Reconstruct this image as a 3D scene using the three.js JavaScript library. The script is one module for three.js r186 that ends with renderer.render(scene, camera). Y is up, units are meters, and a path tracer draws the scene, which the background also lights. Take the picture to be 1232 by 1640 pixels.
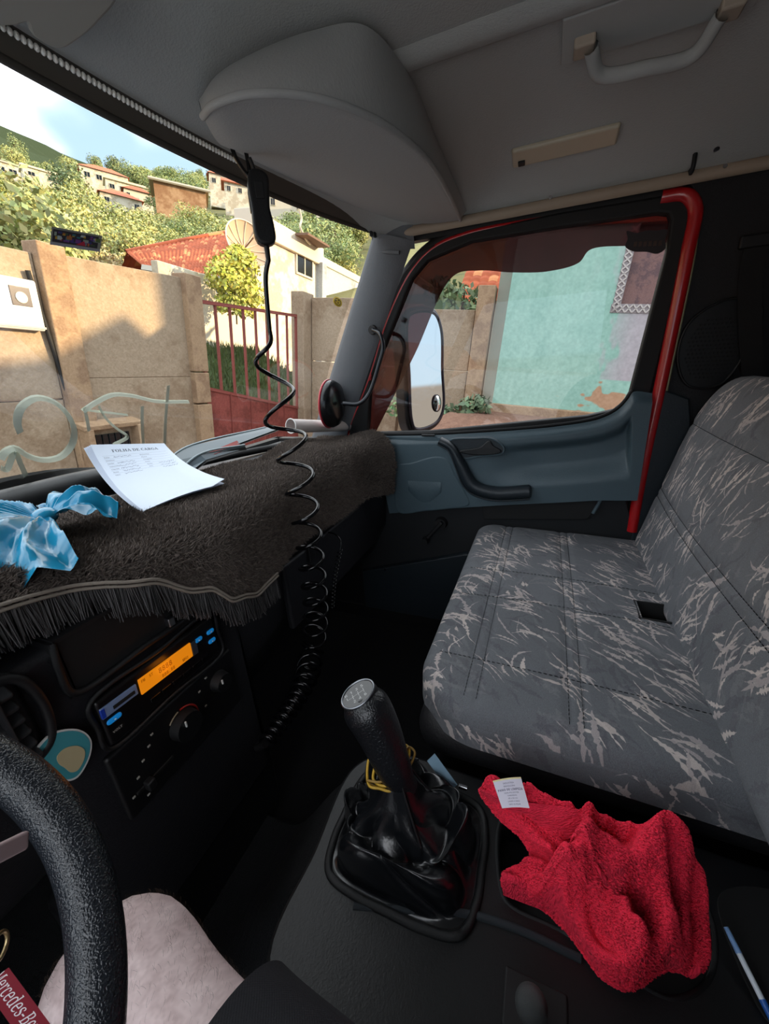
import * as THREE from 'three';
import { RoundedBoxGeometry } from 'three/addons/geometries/RoundedBoxGeometry.js';
import { mergeGeometries, mergeVertices, toCreasedNormals } from 'three/addons/utils/BufferGeometryUtils.js';
import { ImprovedNoise } from 'three/addons/math/ImprovedNoise.js';
import { MarchingCubes } from 'three/addons/objects/MarchingCubes.js';

// ---------------------------------------------------------------- camera, sky, sun, exposure
const scene = new THREE.Scene();
const renderer = new THREE.WebGLRenderer({ antialias: true });
renderer.toneMapping = THREE.LinearToneMapping;
renderer.toneMappingExposure = 1.0;
renderer.shadowMap.enabled = true;
const EYE = new THREE.Vector3(-0.5, 1.12, 0);
const camera = new THREE.PerspectiveCamera(105.8, 1232 / 1640, 0.01, 4000);
camera.position.copy(EYE);
camera.up.set(0.348, 0.934, -0.08);
camera.lookAt(EYE.x + 0.863, EYE.y - 0.352, EYE.z - 0.363);
scene.add(camera);

const perlin = new ImprovedNoise();
const N3 = (x, y, z = 0) => perlin.noise(x + 31.7, y + 11.3, z + 5.1);
const fbm = (x, y, z = 0, o = 4) => { let s = 0, a = 0.5, f = 1; for (let i = 0; i < o; i++) { s += a * N3(x * f, y * f, z * f + i * 7.3); a *= 0.5; f *= 2.03; } return s; };
const clamp = THREE.MathUtils.clamp, lerp = THREE.MathUtils.lerp, sstep = THREE.MathUtils.smoothstep;

// broken cloud cover over hazy late-afternoon blue, the same in every direction
function skyTexture() {
  const W = 1024, H = 512, d = new Float32Array(W * H * 4);
  for (let r = 0; r < H; r++) {
    const el = ((r + 0.5) / H - 0.5) * Math.PI, y = Math.sin(el), c = Math.cos(el);
    for (let k = 0; k < W; k++) {
      const az = ((k + 0.5) / W - 0.5) * 2 * Math.PI, x = Math.cos(az) * c, z = Math.sin(az) * c;
      const h = Math.max(y, 0);
      const clear = [lerp(0.40, 0.26, Math.min(1, h * 1.3)), lerp(0.50, 0.42, Math.min(1, h * 1.3)), lerp(0.57, 0.64, Math.min(1, h * 1.3))];
      const p = 1 / (h + 0.22);
      const n = fbm(x * p * 1.1 + 3.2, z * p * 1.1 - 1.4, y * 1.5, 5) + 0.22;
      const m = sstep(n, -0.06, 0.2) * sstep(h + 0.1 * n, 0.27, 0.36);
      const b = 1.45 + 0.7 * fbm(x * p * 3, z * p * 3, 2, 3);
      const cl = [b * 0.97, b * 1.0, b * 1.05];
      for (let i = 0; i < 3; i++) d[(r * W + k) * 4 + i] = y < 0 ? [0.26, 0.22, 0.18][i] : lerp(clear[i], cl[i], m);
      d[(r * W + k) * 4 + 3] = 1;
    }
  }
  const t = new THREE.DataTexture(d, W, H, THREE.RGBAFormat, THREE.FloatType);
  t.mapping = THREE.EquirectangularReflectionMapping; t.magFilter = THREE.LinearFilter; t.needsUpdate = true;
  return t;
}
const sky = skyTexture();
scene.background = sky; scene.environment = sky;
scene.backgroundIntensity = 2.75; scene.environmentIntensity = 2.75;

// the street outside is level ground; the truck stands nose-up on its slope. OUT takes level street metres to cab metres.
const OUT = new THREE.Matrix4().makeBasis(new THREE.Vector3(0.999, -0.044, -0.005), new THREE.Vector3(0.045, 0.992, 0.114), new THREE.Vector3(0, -0.114, 0.993))
  .setPosition(EYE.x - 0.045 * 2.3, EYE.y - 0.992 * 2.3, EYE.z - 0.114 * 2.3);
const SUNDIR = new THREE.Vector3(-0.43, -0.26, -0.865).transformDirection(OUT);
const sun = new THREE.DirectionalLight(new THREE.Color(1.0, 0.74, 0.44), 12.5);
sun.position.copy(SUNDIR).multiplyScalar(-60); sun.target.position.set(0, 0, 0);
sun.castShadow = true; sun.shadow.mapSize.set(2048, 2048);
Object.assign(sun.shadow.camera, { left: -40, right: 40, top: 40, bottom: -40, near: 1, far: 200 });
scene.add(sun, sun.target);

// ---------------------------------------------------------------- helpers
let seedState = 7;
const rnd = () => { seedState = (seedState + 0x6d2b79f5) | 0; let t = Math.imul(seedState ^ (seedState >>> 15), 1 | seedState); t = (t + Math.imul(t ^ (t >>> 7), 61 | t)) ^ t; return ((t ^ (t >>> 14)) >>> 0) / 4294967296; };
const rr = (a, b) => a + (b - a) * rnd();
const V = (a) => (a.isVector3 ? a.clone() : new THREE.Vector3(a[0], a[1], a[2]));
const taken = new Map();
const numbered = (n) => { const k = taken.get(n) ?? 0; taken.set(n, k + 1); return k ? n + '_' + String(k).padStart(3, '0') : n; };
const std = (color, roughness = 0.6, o = {}) => new THREE.MeshStandardMaterial({ color, roughness, metalness: 0, side: THREE.DoubleSide, ...o });
const phy = (color, roughness, o = {}) => new THREE.MeshPhysicalMaterial({ color, roughness, metalness: 0, side: THREE.DoubleSide, ...o });
function mesh(name, geo, m) { const o = new THREE.Mesh(Array.isArray(geo) ? join(geo) : geo, m); o.name = name; o.castShadow = o.receiveShadow = true; return o; }
function join(list) {
  list = list.map((g) => { let q = g.index ? g.toNonIndexed() : g.clone(); for (const k of Object.keys(q.attributes)) if (!['position', 'normal', 'uv'].includes(k)) q.deleteAttribute(k); if (!q.attributes.normal) q.computeVertexNormals(); if (!q.attributes.uv) q.setAttribute('uv', new THREE.BufferAttribute(new Float32Array(q.attributes.position.count * 2), 2)); return q; });
  return mergeGeometries(list);
}
function part(name, geo, m, parent, label) { const o = mesh(name, geo, m); parent.add(o); if (label) o.userData.label = label; return o; }
function thing(name, label, category, group) { const o = new THREE.Group(); o.name = numbered(name); o.userData = { label, category }; if (group) o.userData.group = group; scene.add(o); return o; }
function single(name, geo, m, label, category, group) { const o = mesh(numbered(name), geo, m); o.userData = { label, category }; if (group) o.userData.group = group; scene.add(o); return o; }
function struct(name, geo, m, label) { const o = mesh(numbered(name), geo, m); o.userData = { kind: 'structure', label, category: name.split('_')[0] }; scene.add(o); return o; }
function structGroup(name, label) { const o = new THREE.Group(); o.name = numbered(name); o.userData = { kind: 'structure', label, category: name.split('_')[0] }; scene.add(o); return o; }
const outside = (o) => { o.updateMatrix(); o.applyMatrix4(OUT); return o; };
const move = (g, x, y, z) => g.translate(x, y, z);
const box = (w, h, d, x = 0, y = 0, z = 0) => new THREE.BoxGeometry(w, h, d).translate(x, y, z);
const rbox = (w, h, d, r, x = 0, y = 0, z = 0, s = 3) => new RoundedBoxGeometry(w, h, d, s, Math.min(r, w / 2 - 1e-4, h / 2 - 1e-4, d / 2 - 1e-4)).translate(x, y, z);
const cyl = (r0, r1, h, s = 24, x = 0, y = 0, z = 0) => new THREE.CylinderGeometry(r0, r1, h, s).translate(x, y, z);
const curve = (pts, closed = false) => new THREE.CatmullRomCurve3(pts.map(V), closed, 'centripetal');
const tube = (pts, r, seg = 60, rs = 8, closed = false) => new THREE.TubeGeometry(curve(pts, closed), seg, r, rs, closed);
// a bar from a to b
function bar(a, b, w, d = w, round = 0) {
  a = V(a); b = V(b); const L = a.distanceTo(b), g = round ? new RoundedBoxGeometry(w, L, d, 2, round) : new THREE.BoxGeometry(w, L, d);
  const q = new THREE.Quaternion().setFromUnitVectors(new THREE.Vector3(0, 1, 0), b.clone().sub(a).normalize());
  return g.applyQuaternion(q).translate((a.x + b.x) / 2, (a.y + b.y) / 2, (a.z + b.z) / 2);
}
function rod(a, b, r0, r1 = r0, s = 12) {
  a = V(a); b = V(b); const g = new THREE.CylinderGeometry(r1, r0, a.distanceTo(b), s);
  return g.applyQuaternion(new THREE.Quaternion().setFromUnitVectors(new THREE.Vector3(0, 1, 0), b.clone().sub(a).normalize())).translate((a.x + b.x) / 2, (a.y + b.y) / 2, (a.z + b.z) / 2);
}
// surface f(s, t) -> [x, y, z]; uv(s, t, p) in metres
function surf(f, ns, nt, uvf) {
  const P = [], U = [], I = [];
  for (let j = 0; j <= nt; j++) for (let i = 0; i <= ns; i++) { const s = i / ns, t = j / nt, p = f(s, t); P.push(p[0], p[1], p[2]); const w = uvf ? uvf(s, t, p) : [s, t]; U.push(w[0], w[1]); }
  for (let j = 0; j < nt; j++) for (let i = 0; i < ns; i++) { const a = j * (ns + 1) + i, b = a + 1, c = a + ns + 1, d = c + 1; I.push(a, b, d, a, d, c); }
  const g = new THREE.BufferGeometry(); g.setAttribute('position', new THREE.Float32BufferAttribute(P, 3)); g.setAttribute('uv', new THREE.Float32BufferAttribute(U, 2)); g.setIndex(I); g.computeVertexNormals(); return g;
}
// surf with a back face a thickness away along its normals, closed round the rim
function shell(g, th) {
  const p = g.attributes.position, n = g.attributes.normal, u = g.attributes.uv, c = p.count, P = new Float32Array(c * 6), U = new Float32Array(c * 4), I = [...g.index.array], edges = new Map();
  for (let i = 0; i < c; i++) { for (const [k, s] of [[0, 0], [c, -th]]) { P[(i + k) * 3] = p.getX(i) + n.getX(i) * s; P[(i + k) * 3 + 1] = p.getY(i) + n.getY(i) * s; P[(i + k) * 3 + 2] = p.getZ(i) + n.getZ(i) * s; U[(i + k) * 2] = u.getX(i); U[(i + k) * 2 + 1] = u.getY(i); } }
  const idx = g.index.array;
  for (let t = 0; t < idx.length; t += 3) { I.push(idx[t] + c, idx[t + 2] + c, idx[t + 1] + c); for (let e = 0; e < 3; e++) { const a = idx[t + e], b = idx[t + (e + 1) % 3]; if (edges.has(b + '_' + a)) edges.delete(b + '_' + a); else edges.set(a + '_' + b, [a, b]); } }
  for (const [a, b] of edges.values()) I.push(b, a, a + c, b, a + c, b + c);
  const o = new THREE.BufferGeometry(); o.setAttribute('position', new THREE.BufferAttribute(P, 3)); o.setAttribute('uv', new THREE.BufferAttribute(U, 2)); o.setIndex(I);
  return toCreasedNormals(o, 0.9);
}
// polygon outline smoothed through its points (Catmull-Rom), as 2-D points
function smooth2(pts, n = 60, closed = true) { const c = new THREE.CatmullRomCurve3(pts.map(([x, y]) => new THREE.Vector3(x, y, 0)), closed, 'centripetal'); return c.getPoints(n).map((p) => [p.x, p.y]); }
function shape2(pts, holes = []) { const s = new THREE.Shape(pts.map(([x, y]) => new THREE.Vector2(x, y))); for (const h of holes) s.holes.push(new THREE.Path(h.map(([x, y]) => new THREE.Vector2(x, y)))); return s; }
const extr = (pts, depth, bevel = 0, holes = [], bs = 2) => new THREE.ExtrudeGeometry(shape2(pts, holes), { depth, bevelEnabled: bevel > 0, bevelSize: bevel, bevelThickness: bevel, bevelSegments: bs, curveSegments: 8, steps: 1 });
// plates standing in the door's plane: outline points [x, y, z] -> plate from x0 to x0 + depth
function plateX(pts, x0, depth, bevel = 0.002, holes = []) {
  const f = (l) => l.map((p) => [p[2], p[1]]);
  const g = extr(f(pts), depth - 2 * bevel, bevel, holes.map(f));   // (z, y) sheet, thick along +z'
  return g.applyMatrix4(new THREE.Matrix4().makeBasis(new THREE.Vector3(0, 0, 1), new THREE.Vector3(0, 1, 0), new THREE.Vector3(-1, 0, 0))).translate(x0 + depth - bevel, 0, 0);
}
// single sheet in the door's plane
const sheetX = (pts, x0) => new THREE.ShapeGeometry(shape2(pts.map((p) => [p[2], p[1]]))).applyMatrix4(new THREE.Matrix4().makeBasis(new THREE.Vector3(0, 0, 1), new THREE.Vector3(0, 1, 0), new THREE.Vector3(-1, 0, 0))).translate(x0, 0, 0);
function ribbon(pts, w, normal, n = 60) {           // flat band through points, width w across, lying across "normal"
  const c = curve(pts), P = c.getPoints(n), nn = V(normal).normalize();
  return surf((s, t) => { const i = Math.round(s * n), a = P[Math.max(0, i - 1)], b = P[Math.min(n, i + 1)], d = b.clone().sub(a).normalize(), q = new THREE.Vector3().crossVectors(d, nn).normalize(); const p = P[i].clone().addScaledVector(q, (t - 0.5) * (typeof w === 'function' ? w(s) : w)); return [p.x, p.y, p.z]; }, n, 1);
}
// ---- textures
const hash2 = (x, y) => { let h = Math.imul(x | 0, 374761393) + Math.imul(y | 0, 668265263); h = Math.imul(h ^ (h >>> 13), 1274126177); return ((h ^ (h >>> 16)) >>> 0) / 4294967296; };
// tileable value noise on a size x size grid, cells across
function tileNoise(size, cells, seed) {
  const o = new Float32Array(size * size), k = size / cells;
  for (let y = 0; y < size; y++) for (let x = 0; x < size; x++) {
    const fx = x / k, fy = y / k, ix = Math.floor(fx), iy = Math.floor(fy), a = fx - ix, b = fy - iy, u = a * a * (3 - 2 * a), v = b * b * (3 - 2 * b), q = (i, j) => hash2(((i % cells) + cells) % cells + seed * 131, ((j % cells) + cells) % cells + seed * 71);
    o[y * size + x] = lerp(lerp(q(ix, iy), q(ix + 1, iy), u), lerp(q(ix, iy + 1), q(ix + 1, iy + 1), u), v);
  }
  return o;
}
function layers(size, list, seed = 1) { const o = new Float32Array(size * size); let tot = 0; list.forEach(([c, a], i) => { const n = tileNoise(size, c, seed + i); tot += a; for (let k = 0; k < o.length; k++) o[k] += n[k] * a; }); for (let k = 0; k < o.length; k++) o[k] /= tot; return o; }
function greyTex(h, size, rep = 1) { const d = new Uint8Array(size * size * 4); for (let i = 0; i < size * size; i++) { const v = clamp(h[i], 0, 1) * 255; d[i * 4] = d[i * 4 + 1] = d[i * 4 + 2] = v; d[i * 4 + 3] = 255; } return finish(new THREE.DataTexture(d, size, size), rep); }
function finish(t, rep = 1, srgb = false) { t.wrapS = t.wrapT = THREE.RepeatWrapping; t.magFilter = THREE.LinearFilter; if (srgb) t.colorSpace = THREE.SRGBColorSpace; t.repeat.set(rep, rep); t.needsUpdate = true; return t; }
function colTex(size, f, rep = 1) { const d = new Uint8Array(size * size * 4); for (let y = 0; y < size; y++) for (let x = 0; x < size; x++) { const c = f(x, y, y * size + x), i = (y * size + x) * 4; d[i] = clamp(c[0], 0, 255); d[i + 1] = clamp(c[1], 0, 255); d[i + 2] = clamp(c[2], 0, 255); d[i + 3] = 255; } return finish(new THREE.DataTexture(d, size, size), rep, true); }
function canvasTex(w, h, draw) { const c = document.createElement('canvas'); c.width = w; c.height = h; draw(c.getContext('2d'), w, h); const t = new THREE.CanvasTexture(c); t.colorSpace = THREE.SRGBColorSpace; t.magFilter = THREE.LinearFilter; t.needsUpdate = true; return t; }
const rep = (t, x, y = x) => { const c = t.clone(); c.repeat.set(x, y); c.needsUpdate = true; return c; };
// uv in metres from positions: axes 0 x, 1 y, 2 z
function planar(g, a, b, k = 1) { const p = g.attributes.position, u = new Float32Array(p.count * 2), q = [(i) => p.getX(i), (i) => p.getY(i), (i) => p.getZ(i)]; for (let i = 0; i < p.count; i++) { u[i * 2] = q[a](i) * k; u[i * 2 + 1] = q[b](i) * k; } g.setAttribute('uv', new THREE.BufferAttribute(u, 2)); return g; }
function boxUV(g, k = 1) { g = g.index ? g.toNonIndexed() : g; const p = g.attributes.position, n = g.attributes.normal, u = new Float32Array(p.count * 2); for (let i = 0; i < p.count; i += 3) { const nx = Math.abs(n.getX(i) + n.getX(i + 1) + n.getX(i + 2)), ny = Math.abs(n.getY(i) + n.getY(i + 1) + n.getY(i + 2)), nz = Math.abs(n.getZ(i) + n.getZ(i + 1) + n.getZ(i + 2)); for (let j = i; j < i + 3; j++) { const [a, b] = nx >= ny && nx >= nz ? [p.getZ(j), p.getY(j)] : ny >= nz ? [p.getX(j), p.getZ(j)] : [p.getX(j), p.getY(j)]; u[j * 2] = a * k; u[j * 2 + 1] = b * k; } } g.setAttribute('uv', new THREE.BufferAttribute(u, 2)); return g; }
function tinted(g, f) { const n = g.attributes.position.count, c = new Float32Array(n * 3); for (let i = 0; i < n; i++) { const k = f(i); c[i * 3] = k[0]; c[i * 3 + 1] = k[1]; c[i * 3 + 2] = k[2]; } g.setAttribute('color', new THREE.BufferAttribute(c, 3)); return g; }

// ---------------------------------------------------------------- shared grain
const grainFine = layers(256, [[64, 1], [128, 1]], 3), grainMid = layers(256, [[8, 1], [24, 0.8], [64, 0.6]], 9), blot = layers(512, [[5, 1], [13, 0.7], [41, 0.5], [120, 0.35]], 21);
const T = { fine: greyTex(grainFine, 256), mid: greyTex(grainMid, 256) };
function stained(base, dark, size = 512, seed = 33, k = 1) {     // weathered surface: base colour with blotches of a second one
  const a = layers(size, [[4, 1], [11, 0.8], [37, 0.5]], seed), b = layers(size, [[90, 1], [200, 1]], seed + 5);
  return colTex(size, (x, y, i) => { const t = sstep(a[i], 0.42, 0.68) * k, n = (b[i] - 0.5) * 26; return [lerp(base[0], dark[0], t) + n, lerp(base[1], dark[1], t) + n, lerp(base[2], dark[2], t) + n]; });
}
const outM = {
  concrete: std(0xffffff, 0.95, { map: rep(stained([158, 140, 118], [140, 120, 98], 512, 40), 0.45), bumpMap: rep(T.mid, 2), bumpScale: 0.006 }),
  concretePost: std(0xffffff, 0.95, { map: rep(stained([160, 134, 106], [140, 114, 90], 512, 57), 0.7), bumpMap: rep(T.mid, 3), bumpScale: 0.004 }),
  soil: std(0xffffff, 1, { map: rep(stained([136, 102, 84], [120, 88, 72], 512, 60), 0.3), bumpMap: rep(T.mid, 1), bumpScale: 0.03 }),
  grass: std(0x3a4a26, 1, {}),
  whitewash: std(0xffffff, 0.9, { map: rep(stained([214, 205, 188], [184, 172, 152], 512, 70), 0.25) }),
  greyPaint: std(0xffffff, 0.9, { map: rep(stained([168, 176, 182], [140, 146, 150], 512, 75), 0.3) }),
  rust: std(0xffffff, 0.75, { map: rep(stained([136, 66, 58], [112, 50, 42], 256, 80), 0.6) }),
  darkGlass: std(0x14181c, 0.15), brick: std(0xffffff, 0.95, { map: rep(stained([172, 138, 106], [146, 108, 78], 256, 86), 0.12) }),
  brown: std(0x6a5142, 0.8), black: std(0x0d0d0e, 0.7), hill: std(0xffffff, 1, { map: rep(stained([104, 100, 52], [78, 82, 40], 512, 90), 0.12) }),
  bark: std(0x5b4632, 1), eave: std(0xb9b4a8, 0.8), pale: std(0xcfc6b4, 0.85),
};
// ---- lie of the land (street metres: y = 0 at the truck's wheels, x right, -z ahead)
const rise = (x, z) => 1.62 * sstep(x, 2.8, 7.2) * lerp(0.25, 1, sstep(z, -3.4, -1.3));
const ground = struct('ground', surf((s, t) => { const x = lerp(-30, 40, s), z = lerp(30, -24, t); const f = sstep(-z, 4.9, 6.5); const y = lerp(rise(x, z), 1.2 + 0.05 * Math.max(0, -z - 6), f); return [x, y + 0.03 * fbm(x * 0.6, z * 0.6), z]; }, 140, 108, (s, t, p) => [p[0], p[2]]), outM.soil, 'bare reddish street ground outside the truck');
outside(ground);
const slope = [[12, 4], [18, 5.5], [28, 8], [40, 10.6], [62, 12.9], [80, 13.2], [105, 14], [150, 14.9], [250, 15.2], [500, 15.2]];
const hillH = (d, az) => { let e = 15.2; for (let i = 1; i < slope.length; i++) if (d <= slope[i][0]) { e = lerp(slope[i - 1][1], slope[i][1], (d - slope[i - 1][0]) / (slope[i][0] - slope[i - 1][0])); break; } return 2.3 + d * Math.tan(THREE.MathUtils.degToRad(e + 0.13 * (az - 38))); };
const onHill = (az, d) => { const a = THREE.MathUtils.degToRad(az); return [d * Math.sin(a), hillH(d, az), -d * Math.cos(a)]; };
const hillside = struct('hillside', surf((s, t) => { const az = lerp(8, 84, s), d = 18 * Math.pow(22, t); const p = onHill(az, d); p[1] += fbm(p[0] * 0.03, p[2] * 0.03) * d * 0.01 - 0.3; return p; }, 90, 50, (s, t, p) => [p[0], p[2]]), outM.hill, 'green overgrown hillside rising beyond the wall');
outside(hillside);
for (const [d, e0, amp, seed, lab] of [[900, 16.2, 1.0, 3, 'nearer blue green mountain ridge on the skyline'], [1500, 16.9, 0.9, 8, 'farther hazy mountain ridge under the clouds at far left']])
  outside(struct('mountain', surf((s, t) => { const az = lerp(0, 90, s), a = THREE.MathUtils.degToRad(az), e = (e0 + amp * (fbm(az * 0.075 + seed, seed, 0, 4) * 2.2) - 0.05 * (az - 32)) * t + 2 * (1 - t), dd = d + (1 - t) * -220; return [dd * Math.sin(a), 2.3 + dd * Math.tan(THREE.MathUtils.degToRad(e)), -dd * Math.cos(a)]; }, 90, 10), std(0x33422c, 1), lab));

// ---- the precast wall ahead
{
  const w = thing('concrete_wall', 'tall sunlit precast concrete boundary wall ahead with a jointed panel', 'wall');
  const zf = -5, panel = (x0, x1, y0, y1, d = 0.09, dy = 0) => { const s = shape2([[x0, y0], [x1, y0 + dy * 0.2], [x1, y1 + dy], [x0, y1]]); return boxUV(new THREE.ExtrudeGeometry(s, { depth: d, bevelEnabled: true, bevelSize: 0.006, bevelThickness: 0.006, bevelSegments: 1 }).translate(0, 0, zf - d - 0.006)); };
  for (const [x0, x1, y0, y1, dy] of [[-4, -0.5, 0, 1.7, 0], [-4, -0.5, 1.71, 3.0, 0], [-0.49, 2.9, 0, 1.7, 0], [-0.49, 2.9, 1.712, 3.04, 0.08], [3.2, 4.78, 0, 1.93, 0.02], [3.2, 4.78, 1.945, 3.17, 0.1]]) part('panel', panel(x0, x1, y0, y1, 0.09, dy), outM.concrete, w);
  for (const [x, h, wd] of [[-0.5, 3.1, 0.26], [3.05, 3.24, 0.27]]) part('post', boxUV(rbox(wd, h, 0.24, 0.015, x, h / 2, zf - 0.03)), outM.concretePost, w);
  for (const [y0, y1] of [[0, 1.55], [1.57, 2.02], [2.035, 3.33]]) part('post', boxUV(rbox(0.28, y1 - y0, 0.26, 0.015, 4.86, (y0 + y1) / 2, zf - 0.03)), outM.concretePost, w);
  part('drain_pipe', rod([2.8158, 2.953, -4.96], [2.9971, 1.2295, -4.96], 0.022), outM.black, w, 'thin dark leaning pipe');
  const pq = new THREE.Group(); pq.name = 'meter_cabinet'; pq.userData.label = 'white cabinet with small dark window'; w.add(pq); const p0 = [2.4531, 2.7764, -4.96], p1 = [2.6712, 2.4898, -4.96], pcx = (p0[0] + p1[0]) / 2 + 0.05, pcy = (p0[1] + p1[1]) / 2; part('case', rbox(0.44, 0.46, 0.1, 0.02, pcx, pcy, -4.95), std(0xd9d6cf, 0.5), pq); part('window', rbox(0.17, 0.17, 0.012, 0.004, pcx + 0.06, pcy + 0.07, -4.9), std(0x4a4248, 0.25), pq); part('dial', cyl(0.05, 0.05, 0.01, 20).rotateX(Math.PI / 2).translate(pcx + 0.06, pcy + 0.06, -4.892), std(0xcfc0ae, 0.5), pq); part('lower_edge', box(0.44, 0.02, 0.11, pcx, pcy - 0.2, -4.945), std(0xa8a49c, 0.5), pq);
  const mb = new THREE.Group(); mb.name = 'meter_box'; mb.userData.label = 'concrete meter box with dark barred opening'; w.add(mb);
  const a = [3.0192, 1.7067, -4.9], b = [3.548, 0.9147, -4.9], cx = (a[0] + b[0]) / 2, wd = 0.62;
  part('back_box', boxUV(rbox(wd, 0.75, 0.1, 0.01, cx, 1.02, -4.93)), outM.concrete, mb);
  part('side', boxUV(rbox(0.07, 0.66, 0.2, 0.01, cx - wd / 2, 1.06, -4.84)), outM.concretePost, mb);
  part('side', boxUV(rbox(0.07, 0.66, 0.2, 0.01, cx + wd / 2, 1.06, -4.84)), outM.concretePost, mb);
  part('small_roof', boxUV(rbox(0.74, 0.06, 0.2, 0.012).rotateX(0.2).translate(cx, 1.42, -4.86)), outM.concretePost, mb);
  part('opening', rbox(0.46, 0.3, 0.02, 0.008, cx, 1.15, -4.87), outM.darkGlass, mb);
  for (let i = 0; i < 6; i++) part('grille_bar', rod([cx - 0.2 + i * 0.08, 1.0, -4.85], [cx - 0.2 + i * 0.08, 1.3, -4.85], 0.006, 0.006, 6), outM.black, mb);
  outside(w);
}
// ---- gate
{
  const g = thing('metal_gate', 'rust red barred gate with solid lower sheet between concrete posts', 'gate');
  const z = -5.02, x0 = 5.02, x1 = 7.62, top = (x) => 3.02 + (x - x0) * 0.05, mid = (x) => 1.78 - (x - x0) * 0.185;
  part('top_rail', bar([x0, top(x0), z], [x1, top(x1), z], 0.05), outM.rust, g);
  part('middle_rail', bar([x0, mid(x0), z], [x1, mid(x1), z], 0.05), outM.rust, g);
  for (let i = 0; i < 9; i++) { const x = lerp(x0 + 0.02, x1 - 0.02, i / 8); part('bar', bar([x, mid(x), z], [x, top(x), z], i % 8 ? 0.035 : 0.055, 0.035), outM.rust, g); }
  part('lower_sheet', boxUV(extr([[x0, 0.2], [x1, 0.2], [x1, mid(x1)], [x0, mid(x0)]], 0.02).translate(0, 0, z - 0.01)), outM.rust, g);
  for (let i = 0; i < 4; i++) part('sheet_rib', bar([lerp(x0, x1, 0.2 + i * 0.2), 0.2, z + 0.02], [lerp(x0, x1, 0.2 + i * 0.2), mid(lerp(x0, x1, 0.2 + i * 0.2)), z + 0.02], 0.03, 0.02), outM.rust, g);
  outside(g);
  // corner wall right of the gate, turning along the bank towards the green house
  const c = thing('concrete_wall', 'grey shaded concrete wall between the gate and the green house', 'wall');
  const cornerTop = 3.62;
  for (const [x0b, x1b, h] of [[7.7, 8.12, cornerTop]]) { part('post', boxUV(rbox(x1b - x0b, h, 0.3, 0.02, (x0b + x1b) / 2, h / 2, -5.05)), outM.concrete, c); }
  const segs = [[-4.88, -3.66], [-3.64, -2.42], [-2.4, -1.42]];
  segs.forEach(([za, zb], i) => { for (const [y0, y1] of [[0.9, 2.3], [2.312, 3.55 - i * 0.09]]) part('panel', boxUV(rbox(0.12, y1 - y0, zb - za, 0.012, 8.06, (y0 + y1) / 2, (za + zb) / 2)), outM.concrete, c); });
  part('post', boxUV(rbox(0.3, 2.6, 0.3, 0.015, 8.02, 2.45, -1.24)), outM.concretePost, c);
  outside(c);
  // behind the gate: grass bank and a low sunlit wall
  const bank = struct('ground', surf((s, t) => { const x = lerp(4.6, 10.4, s), z2 = lerp(-5.4, -8.6, t); return [x, 1.15 + 1.25 * sstep(t, 0.05, 0.9) + 0.08 * fbm(x * 1.5, z2 * 1.5), z2]; }, 40, 24, (s, t, p) => [p[0], p[2]]), outM.grass, 'shaded grassy bank in the yard behind the gate'); outside(bank);
  const blade = new THREE.BufferGeometry(); blade.setAttribute('position', new THREE.Float32BufferAttribute([-0.02, 0, 0, 0.02, 0, 0, 0.03, 0.22, 0.03], 3)); blade.computeVertexNormals();
  const gi = new THREE.InstancedMesh(blade, std(0x565c38, 0.9), 5000); gi.name = 'grass'; gi.userData = { kind: 'stuff', label: 'uncut green grass on the bank behind the gate', category: 'grass' };
  const mm = new THREE.Matrix4(), q = new THREE.Quaternion();
  for (let i = 0; i < 5000; i++) { const s = rnd(), t = rnd(), x = lerp(4.6, 10.4, s), z2 = lerp(-5.4, -8.6, t); mm.compose(new THREE.Vector3(x, 1.14 + 1.25 * sstep(t, 0.05, 0.9), z2), q.setFromEuler(new THREE.Euler(rr(-0.5, 0.5), rr(0, 6.3), rr(-0.5, 0.5))), new THREE.Vector3(1, rr(0.6, 1.5), 1)); gi.setMatrixAt(i, mm); gi.setColorAt(i, new THREE.Color().setHSL(rr(0.2, 0.28), rr(0.3, 0.55), rr(0.5, 0.9))); }
  scene.add(gi); outside(gi);
  const lw = thing('garden_wall', 'low beige garden wall behind the gate, half in sun', 'wall');
  part('wall_body', boxUV(rbox(3.6, 2.2, 0.2, 0.02, 9.3, 2.75, -8.8)), outM.pale, lw);
  part('wall_body', boxUV(rbox(1.7, 2.7, 0.2, 0.02, 8.2, 2.8, -8.5)), outM.whitewash, lw);
  outside(lw);
}
// ---- houses
function windowPart(parent, x, y, z, w, h, m = outM.darkGlass, turn = 0) {
  const f = new THREE.Group(); f.name = 'window'; parent.add(f); f.position.set(x, y, z); f.rotation.y = turn;
  const fr = 0.06 * Math.min(w, 1.4); part('window_frame', [box(w + fr, fr, 0.1, 0, h / 2), box(w + fr, fr, 0.1, 0, -h / 2), box(fr, h, 0.1, -w / 2), box(fr, h, 0.1, w / 2), box(fr * 0.7, h, 0.08)], outM.pale, f); part('pane', box(w, h, 0.04), m, f); return f;
}
function tiledRoof(a, b, c, d, rows, cols, m) {          // a..b ridge end to end, d..c eave; stepped wavy courses
  a = V(a); b = V(b); c = V(c); d = V(d); const n = new THREE.Vector3().crossVectors(b.clone().sub(a), d.clone().sub(a)).normalize(); if (n.y < 0) n.negate();
  return surf((s, t) => { const p = a.clone().lerp(b, s).lerp(d.clone().lerp(c, s), t), k = t * rows, fr = k - Math.floor(k); return p.addScaledVector(n, 0.035 * Math.abs(Math.sin(s * cols * Math.PI)) + 0.04 * fr).toArray(); }, cols * 6, rows * 4, (s, t) => [s * cols / 8, t * rows / 8]);
}
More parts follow.
